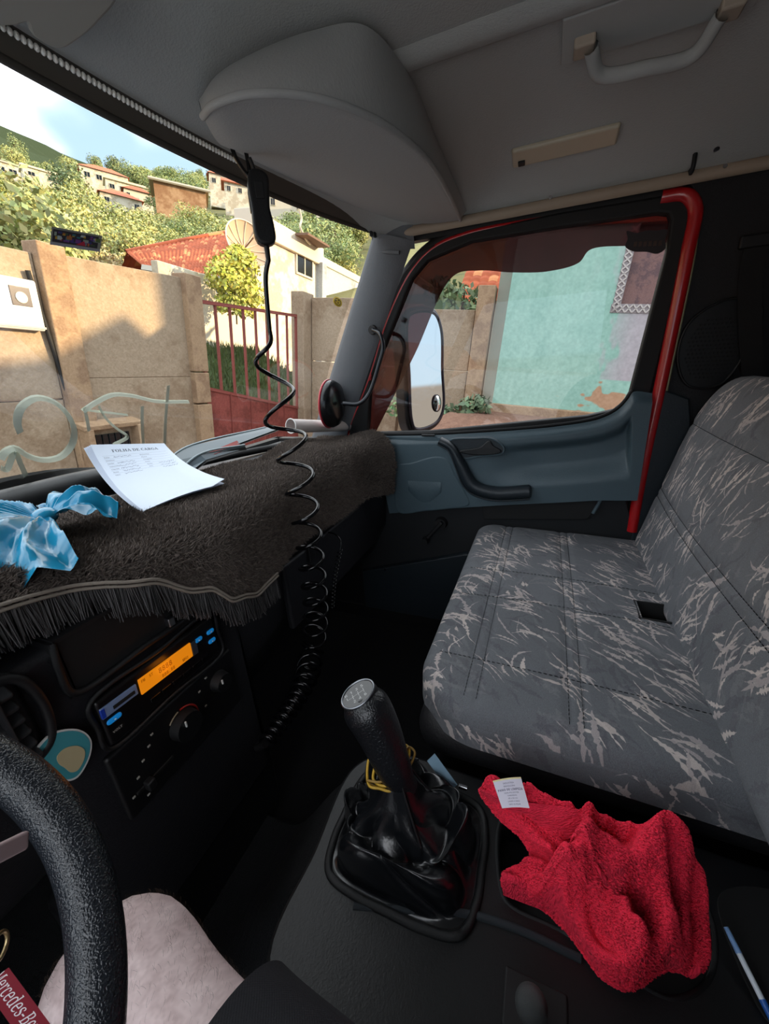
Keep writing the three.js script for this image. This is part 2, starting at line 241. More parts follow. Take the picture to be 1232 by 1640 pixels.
const tileTex = colTex(256, (x, y) => { const cx = Math.floor(x / 32), cy = Math.floor(y / 32), h = hash2(cx, cy), n = hash2(x, y) * 18; return h > 0.86 ? [196 + n, 128 + n, 88] : [150 + h * 34 + n, 74 + h * 20 + n * 0.6, 48 + h * 14]; });
const roofM = std(0xffffff, 0.9, { map: tileTex });
{
  const r = thing('tiled_house', 'house with low red tiled roof just beyond the wall', 'house');
  const A = [10.548, 5.1742, -13.3319], B = [14.2455, 6.7845, -11.3272], Cc = [10.1229, 4.3099, -8.78], Dd = [9.3203, 4.5079, -11.2379];
  part('roof', tiledRoof(A, B, Cc, Dd, 16, 30, roofM), roofM, r);
  part('gutter', bar([Dd[0], Dd[1] - 0.05, Dd[2]], [Cc[0], Cc[1] - 0.05, Cc[2]], 0.12, 0.14), outM.eave, r);
  part('ridge_cap', tube([A, [(A[0] + B[0]) / 2, (A[1] + B[1]) / 2 + 0.02, (A[2] + B[2]) / 2], B], 0.1, 20, 8), roofM, r);
  const dir = V(Cc).sub(V(Dd)), L = dir.length(); const wy = Dd[1] - 1.6;
  part('wall', boxUV(bar([Dd[0] + dir.x * 0.04, wy, Dd[2] - 0.35], [Dd[0] + dir.x * 0.96, wy, Dd[2] - 0.35 + dir.z], 0.2, 3.1)), outM.greyPaint, r);
  part('back_roof', tiledRoof(A, B, [B[0] + 1.5, B[1] - 1.6, B[2] - 3.5], [A[0] + 1.5, A[1] - 1.6, A[2] - 3.5], 8, 20), roofM, r);
  outside(r);
}
{
  const r = thing('satellite_dish', 'round mesh satellite dish beside the red tiled roof', 'antenna');
  const c = V([10.9758, 5.269, -9.0096]), R = 0.66, ax = new THREE.Vector3(-0.35, 0.35, 0.87).normalize(), q = new THREE.Quaternion().setFromUnitVectors(new THREE.Vector3(0, 1, 0), ax);
  r.position.copy(c); const place = (g) => g.applyQuaternion(q);
  part('reflector', place(new THREE.LatheGeometry(Array.from({ length: 10 }, (_, i) => new THREE.Vector2(R * i / 9, 0.42 * (i / 9) ** 2 * R)), 40)), std(0xb99f86, 0.8), r);
  for (let i = 0; i < 12; i++) { const a = i / 12 * 6.283; part('rib', place(tube([[0, 0.015, 0], [R * 0.5 * Math.cos(a), 0.12 * R, R * 0.5 * Math.sin(a)], [R * Math.cos(a), 0.42 * R + 0.015, R * Math.sin(a)]], 0.012, 8, 5)), std(0xd8c7b2, 0.7), r); }
  part('rim', place(new THREE.TorusGeometry(R, 0.02, 6, 40).rotateX(Math.PI / 2).translate(0, 0.42 * R, 0)), std(0xd8c7b2, 0.7), r);
  part('feed_arm', place(rod([0, 0, 0], [0, 0.6, 0], 0.02)), outM.brown, r); part('mast', rod([0, -0.1, 0], [0.1, -1.6, -0.2], 0.04), outM.brown, r);
  outside(r);
}
{
  const r = thing('white_building', 'sunlit white building with dark window behind the gate', 'building');
  const z = -9.6, p = (u) => u, xL = [12.2112, 5.5571, -9.6][0], xM = [16.1949, 6.5392, -9.6][0];
  part('wall', boxUV(box(xM - xL, 4.2, 0.5, (xL + xM) / 2, 3.95, z - 0.25)), outM.whitewash, r);
  const y0 = [13.2949, 5.9171, -9.6][1];
  part('parapet', boxUV(rbox(xM - xL + 0.5, 0.62, 0.7, 0.03, (xL + xM) / 2, y0 + 0.42, z - 0.2)), outM.pale, r);
  const wc = [15.161, 5.8676, -9.6];
  windowPart(r, wc[0], wc[1] + 0.02, z + 0.01, 1.15, 0.95);
  part('awning', boxUV(box(1.6, 0.07, 0.7, wc[0], wc[1] + 0.72, z + 0.33)), outM.brown, r);
  part('column', boxUV(rbox(0.35, 4.4, 0.35, 0.02, xM + 0.1, 3.9, z + 0.1)), outM.greyPaint, r);
  outside(r);
  const s = thing('grey_building', 'pale blue grey building right of the white one', 'building');
  part('wall', boxUV(box(6.5, 4.6, 0.6, xM + 3.8, 3.9, z - 0.4)), outM.greyPaint, s);
  part('lower_wall', boxUV(box(4.2, 2.6, 0.3, xM + 2.9, 2.9, z + 0.15)), outM.whitewash, s);
  part('parapet', boxUV(rbox(6.7, 0.3, 0.7, 0.03, xM + 3.9, 6.3, z - 0.4)), outM.pale, s);
  part('pipe', tube([[14.3449, 7.44, -9.3], [14.5395, 7.0912, -9.3], [14.453, 6.8383, -9.3], [14.8262, 6.5534, -9.3], [15.1331, 6.4735, -9.3]], 0.04, 30), outM.pale, s);
  outside(s);
}
function house(at, turn, w, h, dep, label, roofC, wallM, o = {}) {
  w *= 0.56; h *= 0.56; dep *= 0.56; if (o.rh) o.rh *= 0.56; const g = thing('hill_house', label, 'house'); g.position.set(at[0], at[1], at[2]); g.rotation.y = turn;
  part('wall', boxUV(box(w, h + 3, dep, 0, h / 2 - 1.5, 0)), wallM, g);
  const rm = std(roofC, 0.9), rh = o.rh ?? w * 0.18, ov = 0.3;
  if (o.flat) part('roof', box(w + 0.6, 0.3, dep + 0.6, 0, h + 0.15, 0), rm, g);
  else if (o.hip) { const P = [[-w / 2 - ov, h, dep / 2 + ov], [w / 2 + ov, h, dep / 2 + ov], [w / 2 + ov, h, -dep / 2 - ov], [-w / 2 - ov, h, -dep / 2 - ov], [-w * 0.18, h + rh, 0], [w * 0.18, h + rh, 0]]; const gg = new THREE.BufferGeometry(); gg.setAttribute('position', new THREE.Float32BufferAttribute([0, 1, 5, 0, 5, 4, 1, 2, 5, 2, 3, 4, 2, 4, 5, 3, 0, 4].flatMap((i) => P[i]), 3)); gg.computeVertexNormals(); part('roof', gg, rm, g); }
  else { part('roof', [bar([0, h + rh, 0], [0, h - 0.15, dep / 2 + ov], w + 1, 0.15), bar([0, h + rh, 0], [0, h - 0.15, -dep / 2 - ov], w + 1, 0.15)], rm, g); part('gable', extr([[-dep / 2, 0], [dep / 2, 0], [0, rh]], w - 0.05).rotateY(Math.PI / 2).translate(-w / 2 + 0.02, h, 0), wallM, g); }
  const nw = o.nw ?? 3; for (let i = 0; i < nw; i++) windowPart(g, lerp(-w * 0.36, w * 0.36, nw > 1 ? i / (nw - 1) : 0.5), h * 0.55, dep / 2 + 0.03, w * 0.12, h * 0.32);
  outside(g); return g;
}
{
  const R1 = 0xb9684a, R2 = 0xa85a3c, W = outM.whitewash;
  house([72.7279, 33.4819, -95.4497], -0.6, 15, 5.0, 9, 'white villa with red hip roof on the hillside', R1, W, { hip: true, nw: 4, rh: 2.6 });
  house([66.2758, 28.781, -81.4402], -0.6, 12, 4, 8, 'long low white house below the villa', 0xd9cdb4, W, { flat: true, nw: 4 });
  house([43.2483, 17.6476, -44.4251], -0.75, 9.5, 4.2, 9, 'bare brown brick warehouse with grey gable roof', 0x9a8f7c, outM.brick, { nw: 0, rh: 1.5 });
  house([70.0291, 35.8382, -121.2268], -0.4, 20, 5, 8, 'white house with grey flat roof at far left edge', 0xb5aca0, W, { flat: true, nw: 5 });
  house([62.3818, 30.2919, -96.6101], -0.45, 15, 3.6, 8, 'white house half hidden by shrubs at left', 0xd8ccb6, W, { flat: true, nw: 3 });
  house([49.6973, 20.7327, -62.6911], -0.55, 9, 3, 7, 'small house with orange tiled roof in the trees', R1, W, { hip: true, nw: 2, rh: 2 });
  house([57.9258, 24.6211, -68.8811], -0.6, 7, 3, 6, 'pale yellow cottage with terracotta roof in mid slope', R2, outM.pale, { hip: true, nw: 2, rh: 1.8 });
  house([79.2071, 33.3739, -68.9292], -0.8, 11, 4.5, 8, 'red roofed house near the hanging microphone', R1, W, { hip: true, nw: 3, rh: 2.8 });
  house([111.6378, 48.0905, -100.1848], -0.8, 9, 4, 7, 'far white house on the ridge beside the round tree', R1, W, { hip: true, nw: 2 });
  house([67.8758, 27.5609, -56.0078], -0.85, 9, 4, 7, 'white house with red eaves left of the microphone', R2, W, { nw: 3 });
  house([39.5871, 15.3257, -27.1452], -0.95, 6, 3, 5, 'small pale house above the white building parapet', 0xcfc4b0, outM.pale, { flat: true, nw: 2 });
  house([39.7531, 14.4437, -21.0878], -1.0, 8, 3.4, 6, 'beige house at the right edge of the windscreen', 0xb08a62, outM.pale, { nw: 2 });
  house([24.7655, 9.9742, -31.4113], -0.55, 5, 1.6, 3, 'little white shed roof among the shrubs', 0xe0d8c8, W, { flat: true, nw: 1 });
}
// ---- trees and shrubs
function crown(n, blobs, leaf, hue, sat, lum) {
  const P = [], Cc = [], c = new THREE.Color();
  for (let i = 0; i < n; i++) {
    const b = blobs[Math.floor(rnd() * blobs.length)], th = Math.acos(rr(-0.6, 1)), ph = rr(0, 6.283), k = Math.pow(rnd(), 0.3), d = new THREE.Vector3(Math.sin(th) * Math.cos(ph), Math.cos(th), Math.sin(th) * Math.sin(ph));
    const p = new THREE.Vector3(b[0] + d.x * b[3] * k, b[1] + d.y * b[4] * k, b[2] + d.z * b[3] * k), u = new THREE.Vector3(rr(-1, 1), rr(-1, 1), rr(-1, 1)).normalize(), w = new THREE.Vector3().crossVectors(u, d).normalize(), L = leaf * rr(0.6, 1.5);
    const a = p.clone().addScaledVector(u, -L), e = p.clone().addScaledVector(u, L), f = p.clone().addScaledVector(w, L * 0.55), g2 = p.clone().addScaledVector(w, -L * 0.55);
    c.setHSL(hue + rr(-0.035, 0.035), sat * rr(0.8, 1.15), lum * rr(0.55, 1.5));
    const flip = new THREE.Vector3().crossVectors(g2.clone().sub(a), e.clone().sub(a)).dot(d) < 0; for (const v of flip ? [a, e, g2, a, f, e] : [a, g2, e, a, e, f]) { P.push(v.x, v.y, v.z); Cc.push(c.r, c.g, c.b); }
  }
  const g = new THREE.BufferGeometry(); g.setAttribute('position', new THREE.Float32BufferAttribute(P, 3)); g.setAttribute('color', new THREE.Float32BufferAttribute(Cc, 3)); g.computeVertexNormals(); return g;
}
const leafM = std(0xffffff, 0.75, { vertexColors: true });
const blobSet = (k, w, h) => Array.from({ length: k }, () => { const a = rr(0, 6.283), r = rr(0, w * 0.55); return [r * Math.cos(a), h * rr(0.14, 0.72), r * Math.sin(a), w * rr(0.28, 0.48), h * rr(0.16, 0.28)]; });
const trunk = (h) => [tube([[0, -0.6, 0], [0.02 * h, h * 0.3, 0.01 * h], [-0.01 * h, h * 0.65, 0]], 0.03 * h, 10, 7), tube([[0.02 * h, h * 0.3, 0.01 * h], [0.14 * h, h * 0.5, 0.05 * h], [0.2 * h, h * 0.68, 0.1 * h]], 0.014 * h, 8, 6), tube([[0.02 * h, h * 0.3, 0.01 * h], [-0.12 * h, h * 0.48, -0.08 * h], [-0.2 * h, h * 0.66, -0.1 * h]], 0.014 * h, 8, 6)];
const crowns = [];
for (const [hue, sat, lum, w, h, k] of [[0.18, 0.46, 0.27, 2.6, 5, 18], [0.215, 0.44, 0.22, 3.2, 5, 20], [0.16, 0.48, 0.31, 2.8, 4, 18], [0.22, 0.4, 0.19, 2.4, 6, 18], [0.135, 0.4, 0.33, 3.4, 3.4, 18]]) crowns.push([crown(6500, blobSet(k, w, h), 0.105, hue, sat, lum), join(trunk(h)), h]);
let treeName = (i) => ['broadleaf_tree', 'dark_tree', 'pale_tree', 'slender_tree', 'scrub_tree'][i];
function tree(i, at, s, label, cat = 'tree', group) { const g = thing(treeName(i), label, cat, group); part('foliage', crowns[i][0], leafM, g); part('trunk', crowns[i][1], outM.bark, g); g.position.set(...at); g.scale.set(s, s, s); g.rotation.y = rr(0, 6.283); outside(g); return g; }
const kinds = ['mid green bushy tree', 'deep green rounded tree', 'yellowish green tree', 'slender dark tree', 'dry olive scrub tree'];
const where = (az) => az < 29 ? 'at the far left edge' : az < 33 ? 'above the white wall cabinet' : az < 36 ? 'left of the red roofed villa' : az < 39 ? 'around the red roofed villa' : az < 42 ? 'between villa and warehouse' : az < 45 ? 'around the brick warehouse' : az < 48 ? 'right of the brick warehouse' : az < 52 ? 'left of the hanging microphone' : az < 57 ? 'right of the hanging microphone' : 'by the windscreen pillar';
const howHigh = (d) => d < 44 ? 'low on the slope' : d < 66 ? 'partway up the slope' : d < 110 ? 'high on the slope' : 'near the ridge';
const stood = []; const roomy = (x, z, r) => { if (stood.some(([a, b, q]) => Math.hypot(a - x, b - z) < (q + r) * 0.8)) return false; stood.push([x, z, r]); return true; };
const sites = [[37.3, 120], [39.1, 105], [44.2, 62], [30, 140], [32.9, 115], [38.4, 80], [40.1, 90], [49, 105], [48.1, 150], [50.5, 88]];
for (const [az, d, r] of [[37.9, 120, 9], [39, 105, 8], [43.6, 62, 8], [29, 140, 12], [33, 115, 9], [38, 80, 6], [40, 90, 5], [47, 105, 7], [46, 150, 6], [48.5, 88, 6], [54, 48, 4], [60, 45, 6], [43.5, 70, 4], [49, 16, 7]]) stood.push([d * Math.sin(az * Math.PI / 180), -d * Math.cos(az * Math.PI / 180), r]);
for (let i = 0; i < 1500 && stood.length < 190; i++) { const az = rr(24, 66), d = 34 * Math.pow(7, rnd()), k = Math.floor(rnd() * 5), p = onHill(az, d), s = rr(0.42, 0.8) * (0.8 + d / 120); if (sites.some(([a, q]) => Math.abs(a - az) < 2.2 && d < q && d > q * 0.5)) continue; if (roomy(p[0], p[2], 2.1 * s)) tree(k, [p[0], p[1] - 0.4, p[2]], s, kinds[k] + ' ' + howHigh(d) + ' ' + where(az), 'tree', 'trees scattered over the hillside'); }
const street = struct('street', surf((s, t) => { const x = lerp(-26, 2.2, s), z = lerp(26, -4.8, t); return [x, 0.04 + 0.03 * fbm(x * 0.6, z * 0.6), z]; }, 40, 40, (s, t, p) => [p[0], p[2]]), std(0xffffff, 0.95, { map: rep(stained([172, 173, 174], [156, 157, 159], 512, 150), 0.3) }), 'pale concrete street beside the truck'); outside(street);
// the thick scrub right behind the wall
for (let i = 0; i < 900; i++) { const az = rr(22, 41.5), d = rr(12, 33), k = [0, 2, 4][i % 3], a = THREE.MathUtils.degToRad(az), s = rr(0.6, 0.82) * (0.62 + d * 0.014) * (az < 36 ? 1.12 : 0.85), x = d * Math.sin(a), z = -d * Math.cos(a); if (roomy(x, z, 1.35 * s)) tree(k, [x, d < 18 ? lerp(1.6, 3.6, (d - 10) / 8) : hillH(d, az) - 0.4, z], s, ['mid green', 'yellowish', 'dry olive'][i % 3] + ' scrub tree ' + (d < 18 ? 'right behind the concrete wall' : d < 25 ? 'farther behind the wall' : 'far behind the wall') + ' ' + where(az), 'tree', 'scrub trees behind the concrete wall'); }
for (let i = 0; i < 300; i++) { const az = rr(42, 62), d = rr(22, 42), k = [1, 0, 2][i % 3], a = THREE.MathUtils.degToRad(az), s = rr(0.45, 0.7), x = d * Math.sin(a), z = -d * Math.cos(a); if (roomy(x, z, 1.5 * s)) tree(k, [x, hillH(d, az) - 0.5, z], s, ['deep green', 'mid green', 'yellowish'][i % 3] + ' leafy tree ' + (d < 29 ? 'close behind the tiled roof' : d < 36 ? 'farther behind the tiled roof' : 'far behind the tiled roof') + ' ' + where(az), 'tree', 'trees behind the tiled roof'); }
{ const p = [53.2785, 23.7471, -52.7864]; tree(1, [p[0], p[1] - 2.2, p[2]], 0.95, 'big round bright green tree rising above the brick warehouse'); }
{ const p = [75.0209, 37.3797, -106.169]; tree(3, [p[0], p[1] - 4, p[2]], 1.2, 'dark round tree on the ridge above the villa'); }
function bush(name, at, blobs, n, leaf, hsl, label) { const g = thing(name, label, 'bush'); part('foliage', crown(n, blobs, leaf, ...hsl), leafM, g); part('stem', [tube([[0, -0.4, 0], [0.02, 0.1, 0], [0.05, 0.5, 0.02]], 0.02, 6, 5), tube([[0, -0.4, 0], [-0.05, 0.1, 0.05], [-0.15, 0.45, 0.06]], 0.015, 6, 5)], outM.bark, g); g.position.set(...at); outside(g); return g; }
{
  const c = [8.7921, 3.8424, -7.567];
  bush('ornamental_shrub', [c[0], c[1] - 0.4, c[2]], [[-0.35, 0.55, 0, 0.45, 0.45], [0.22, 0.9, 0, 0.5, 0.5], [0.1, 0.3, 0.1, 0.62, 0.5], [0.35, 1.15, -0.1, 0.34, 0.26], [-0.1, 0.0, 0.1, 0.5, 0.4]], 4200, 0.05, [0.165, 0.7, 0.3], 'yellow green shrub in front of the satellite dish');
  const p = [7.3, 1.65, -1.357];
  bush('leafy_plant', [p[0], p[1] - 0.35, p[2]], [[0, 0.3, 0.1, 0.25, 0.25], [0.1, 0.2, -0.3, 0.3, 0.2], [0, 0.45, 0.35, 0.2, 0.2]], 260, 0.07, [0.28, 0.3, 0.15], 'dark leafy plant at the foot of the green house');
  const p2 = [7, 1.5635, -2.4466];
  bush('leafy_plant', [p2[0], p2[1] - 0.3, p2[2]], [[0, 0.3, 0, 0.2, 0.3], [0, 0.6, 0.1, 0.12, 0.2]], 160, 0.05, [0.28, 0.4, 0.2], 'small green plant left of the outside mirror');
  const p3 = [9.4, 3.8881, -1.9798];
  bush('climbing_vine', [p3[0], p3[1] - 0.5, p3[2]], [[0, 0.3, 0, 0.4, 0.4], [0, 0.5, -0.5, 0.4, 0.3], [0, 0.2, 0.4, 0.3, 0.3]], 420, 0.08, [0.27, 0.35, 0.17], 'vine hanging over the grey wall beside the green house');
  const th = thing('tiled_house', 'small red tiled roof corner above the grey wall', 'house');
  const a = [11, 4.3371, -1.907], b = [11, 4.4028, -1.466];
  part('roof', tiledRoof([12, a[1] + 0.5, a[2] + 1.2], [12, a[1] + 0.5, a[2] - 0.6], [11, a[1] - 0.45, a[2] - 0.6], [11, a[1] - 0.45, a[2] + 1.2], 6, 8), roofM, th); part('wall', boxUV(box(2, 3, 1.6, 12.2, a[1] - 1.9, a[2] + 0.3)), outM.pale, th); outside(th);
}
// ---- green house beside the truck
{
  const g = thing('green_house', 'house wall of worn mint green plaster beside the truck', 'house');
  const a = layers(512, [[5, 1], [14, 0.9], [45, 0.7]], 120), b = layers(512, [[120, 1], [230, 1]], 130), x = 8, z0 = -1.06, z1 = 10, y0 = 1.72;
  const W = 1024, H = 512, c = document.createElement('canvas'); c.width = W; c.height = H; const im = new Uint8Array(W * H * 4);
  for (let j = 0; j < H; j++) for (let i = 0; i < W; i++) {          // u: metres along the wall / 11.06, v: metres up / 5.5; patches where the paint has come off
    const zz = i / W * 11.06, yy = j / H * 5.5, k = a[((j * 2) % 512) * 512 + (i % 512)], kk = a[((j + 77) % 512) * 512 + ((i * 2 + 91) % 512)], n = (b[(j % 512) * 512 + (i % 512)] - 0.5) * 22;
    let col = [142, 182, 168]; const wash = sstep(kk, 0.4, 0.7); col = col.map((q, m) => lerp(q, [152, 190, 176][m], wash));
    const near = Math.exp(-(((zz - 2.3) / 0.8) ** 2) - ((yy - 0.25) / 0.3) ** 2), peel = sstep(k + near * 0.35, 0.68, 0.72) * (near > 0.12 ? 1 : 0); col = col.map((q, m) => lerp(q, [176, 140, 112][m], peel));
    const nw = Math.exp(-(((zz - 2.35) / 0.5) ** 2)) * (yy > 0.7 ? 1 : 0), bare = sstep(kk + nw * 0.4, 0.66, 0.78); col = col.map((q, m) => lerp(q, [170, 164, 168][m], bare * nw));
    const o = (j * W + i) * 4; im[o] = clamp(col[0] + n, 0, 255); im[o + 1] = clamp(col[1] + n, 0, 255); im[o + 2] = clamp(col[2] + n, 0, 255); im[o + 3] = 255;
  }
  const tx = new THREE.DataTexture(im, W, H); tx.colorSpace = THREE.SRGBColorSpace; tx.magFilter = THREE.LinearFilter; tx.needsUpdate = true;
  const wl = [8, 3.3724, 0.8686], wt = [8, 4.2475, 0.9574], hole = [[wl[2] + 0.05, wl[1] + 0.1], [wl[2] + 1.0, wl[1] + 0.1], [wl[2] + 1.0, wl[1] + 1.3], [wl[2] + 0.05, wl[1] + 1.3]];
  const face = new THREE.ExtrudeGeometry(shape2([[z0, y0 - 0.1], [z1, y0 - 0.1], [z1, y0 + 2.9], [z0, y0 + 2.9]], [hole]), { depth: 0.2, bevelEnabled: false });
  const pp = face.attributes.position, uu = new Float32Array(pp.count * 2); for (let i = 0; i < pp.count; i++) { uu[i * 2] = (pp.getX(i) - z0) / 11.06; uu[i * 2 + 1] = (pp.getY(i) - y0 + 0.1) / 5.5; } face.setAttribute('uv', new THREE.BufferAttribute(uu, 2));
  face.applyMatrix4(new THREE.Matrix4().makeBasis(new THREE.Vector3(0, 0, 1), new THREE.Vector3(0, 1, 0), new THREE.Vector3(-1, 0, 0))).translate(x + 0.2, 0, 0);
  part('wall', face, std(0xffffff, 0.9, { map: tx }), g);
  part('side_wall', boxUV(box(6, 2.95, 0.2, x + 3, y0 + 1.4, z0 + 0.1)), outM.pale, g); part('rear_wall', boxUV(box(6, 2.95, 0.2, x + 3, y0 + 1.4, z1)), outM.pale, g);
  part('roof', boxUV(box(6.9, 0.2, 11.2, x + 3.4, y0 + 2.98, (z0 + z1) / 2)), roofM, g);
  part('plinth', boxUV(rbox(0.16, 0.5, 11, 0.02, x - 0.03, y0 - 0.2, (z0 + z1) / 2)), outM.concretePost, g);
  const win = new THREE.Group(); win.name = 'window'; g.add(win);
  part('shutter', boxUV(box(0.05, 1.25, 1.0, x + 0.1, wl[1] + 0.72, wl[2] + 0.53)), std(0xffffff, 0.8, { map: rep(stained([122, 92, 88], [96, 74, 76], 256, 140), 1.5) }), win);
  const lat = [], L = (y, z) => [x - 0.015, y, z];
  for (let k = 0; k < 12; k++) { const z = wl[2] - 0.06 + k * 0.1; lat.push(bar(L(wl[1], z), L(wl[1] + 0.12, z + 0.1), 0.02), bar(L(wl[1] + 0.12, z), L(wl[1], z + 0.1), 0.02)); }
  for (let k = 0; k < 13; k++) { const y = wl[1] + k * 0.1; lat.push(bar(L(y, wl[2] - 0.06), L(y + 0.1, wl[2] + 0.05), 0.02), bar(L(y, wl[2] + 0.05), L(y + 0.1, wl[2] - 0.06), 0.02)); }
  part('lattice_border', lat, std(0xb9b2ad, 0.7), win); part('border_backing', [box(0.02, 0.13, 1.25, x, wl[1] + 0.06, wl[2] + 0.55), box(0.02, 1.4, 0.12, x, wl[1] + 0.7, wl[2])], std(0x8f8788, 0.8), win);
  outside(g);
  // houses up the street behind the truck, whose shadow lies over the truck, the lower wall and its right end
  const off = [8.45, 5.11];
  const n = thing('gabled_house', 'gabled house up the street behind the truck', 'house');
  const px = 3.75 + off[0], py = 2.6 + off[1];
  part('wall', boxUV(extr([[4.2, -1], [12.75, -1], [12.75, 7.5], [px + 0.35, py - 0.3], [px, py], [px - 0.75, py - 0.42], [px - 1.3, py - 0.5], [4.2, py - 0.6]], 5).translate(0, 0, 12)), outM.pale, n);
  part('roof', [bar([px, py + 0.03, 14.5], [px - 1.0, py - 0.5, 14.5], 0.06, 5.2), bar([px, py + 0.03, 14.5], [px + 0.6, py - 0.4, 14.5], 0.06, 5.2)], roofM, n);
  windowPart(n, 5.6, 3, 11.97, 1.4, 1.3); windowPart(n, 9, 3, 11.97, 1.4, 1.3);
  outside(n);
  const t = thing('tall_house', 'tall narrow house up the street behind the truck', 'house');
  part('wall', boxUV(box(1.5, 12, 5, 15.25 + 0.75, 5, 14.5)), outM.brick, t); part('roof', box(1.5, 0.3, 5, 15.25 + 0.75, 11.1, 14.5), roofM, t); windowPart(t, 16, 6, 11.97, 0.8, 1.2);
  outside(t);
}

// ================================================================ the cab
const leather = layers(512, [[48, 1], [96, 1], [160, 0.6]], 200), leatherT = greyTex(leather, 512), weaveT = greyTex(Float32Array.from({ length: 256 * 256 }, (_, i) => { const x = i % 256, y = i >> 8; return 0.5 + 0.25 * Math.sin(x * Math.PI / 4) * Math.cos(y * Math.PI / 4) + 0.25 * (hash2(x, y) - 0.5); }), 256);
const M = {
  liner: std(0xa8a9a6, 0.95, { bumpMap: rep(T.fine, 6), bumpScale: 0.0004 }),
  linerTrim: std(0x9c8f80, 0.7), rail: std(0xa08f7d, 0.6),
  black: std(0x0e0e10, 0.55), seal: std(0x0b0b0c, 0.7), blackGloss: std(0x0a0a0c, 0.22), plastic: std(0x0d0e10, 0.42, { bumpMap: rep(leatherT, 8), bumpScale: 0.0002 }),
  dash: std(0x1b1b1f, 0.55, { bumpMap: rep(leatherT, 5), bumpScale: 0.0006 }), pillar: std(0x6d7074, 0.7, { bumpMap: rep(T.fine, 6), bumpScale: 0.0005 }),
  door: std(0x46575f, 0.45, { bumpMap: rep(leatherT, 6), bumpScale: 0.0004 }), doorDark: std(0x1d252b, 0.45, { bumpMap: rep(leatherT, 6), bumpScale: 0.0004 }), doorLow: std(0x0f1216, 0.7),
  red: phy(0xb3141a, 0.35, { clearcoat: 0.7, clearcoatRoughness: 0.1 }), bpanel: std(0x17171a, 0.75, { bumpMap: rep(T.fine, 8), bumpScale: 0.0006 }),
  chrome: std(0xcfd2d6, 0.18, { metalness: 1 }), steel: std(0x8a8d92, 0.35, { metalness: 1 }), white: std(0xe6e4e0, 0.6), carpet: std(0x0c0d10, 1, { bumpMap: rep(T.fine, 12), bumpScale: 0.003 }),
  blue: std(0x1f86c8, 0.4), glass: phy(new THREE.Color(0.72, 0.74, 0.73), 0.0, { transmission: 1, thickness: 0, ior: 1.5 }), sideGlass: phy(new THREE.Color(0.62, 0.63, 0.63), 0.0, { transmission: 1, thickness: 0, ior: 1.5 }), mirror: std(0xf2f4f6, 0.02, { metalness: 1 }),
};
const roofY = (x, z) => 1.612 - 0.1 * Math.pow(Math.abs(x) / 0.93, 5) - 0.075 * sstep(-z, 0.42, 0.66);
const glassBot = (a) => [0.9 * a, 0.87 - 0.02 * a * a, -1.06 + 0.175 * a * a], glassTop = (a) => [0.87 * a, 1.505 + 0.01 * a * a, -0.675 + 0.125 * a * a];
const glassAt = (a, b) => { const p = glassBot(a), q = glassTop(a); return [lerp(p[0], q[0], b), lerp(p[1], q[1], b), lerp(p[2], q[2], b) - 0.03 * Math.sin(Math.PI * b)]; };
// ---- shell
{
  const headZ = (x) => -0.66 + 0.12 * (x / 0.87) ** 2;
  const ceil = structGroup('ceiling', 'grey felt headliner of the truck cab');
  part('headliner', shell(surf((s, t) => { const x = lerp(0.93, -0.93, s), z = lerp(headZ(x), 0.64, t); return [x, roofY(x, z), z]; }, 60, 50, (s, t, p) => [p[0], p[2]]), -0.05), M.liner, ceil);
  // raised rib across the liner, seen top right
  part('liner_rib', shell(surf((s, t) => { const z = lerp(-0.3, 0.5, s), x = 0.33 + 0.06 * t; return [x, roofY(x, z) - 0.012 * Math.sin(Math.PI * t) - 0.001, z]; }, 30, 8), -0.002), M.liner, ceil);
  const floor = structGroup('floor', 'black rubber cab floor'); part('floor_panel', planar(box(1.9, 0.05, 1.8, 0, -0.025, -0.22), 0, 2), M.carpet, floor);
  struct('wall_back', boxUV(box(1.94, 1.66, 0.04, 0, 0.79, 0.66)), M.bpanel, 'dark rear wall of the cab');
  struct('wall_front', boxUV(box(1.9, 0.88, 0.04, 0, 0.41, -1.1)), M.black, 'firewall under the windscreen');
  struct('wall_left', boxUV(join([box(0.05, 1.62, 0.34, -0.95, 0.77, 0.5), box(0.05, 0.86, 0.6, -0.95, 0.41, -0.82), box(0.05, 0.2, 0.82, -0.95, 0.05, -0.1), bar([-0.93, 0.84, -0.86], [-0.9, 1.52, -0.52], 0.06, 0.08)])), M.bpanel, 'left cab side with its door opening');
  const back = thing('cargo_box', 'white cargo body behind the cab', 'cargo body'); part('box_body', rbox(2.2, 2.4, 4.5, 0.04, 0, 1.2, 3.05), std(0xc9c9c6, 0.6), back);
}
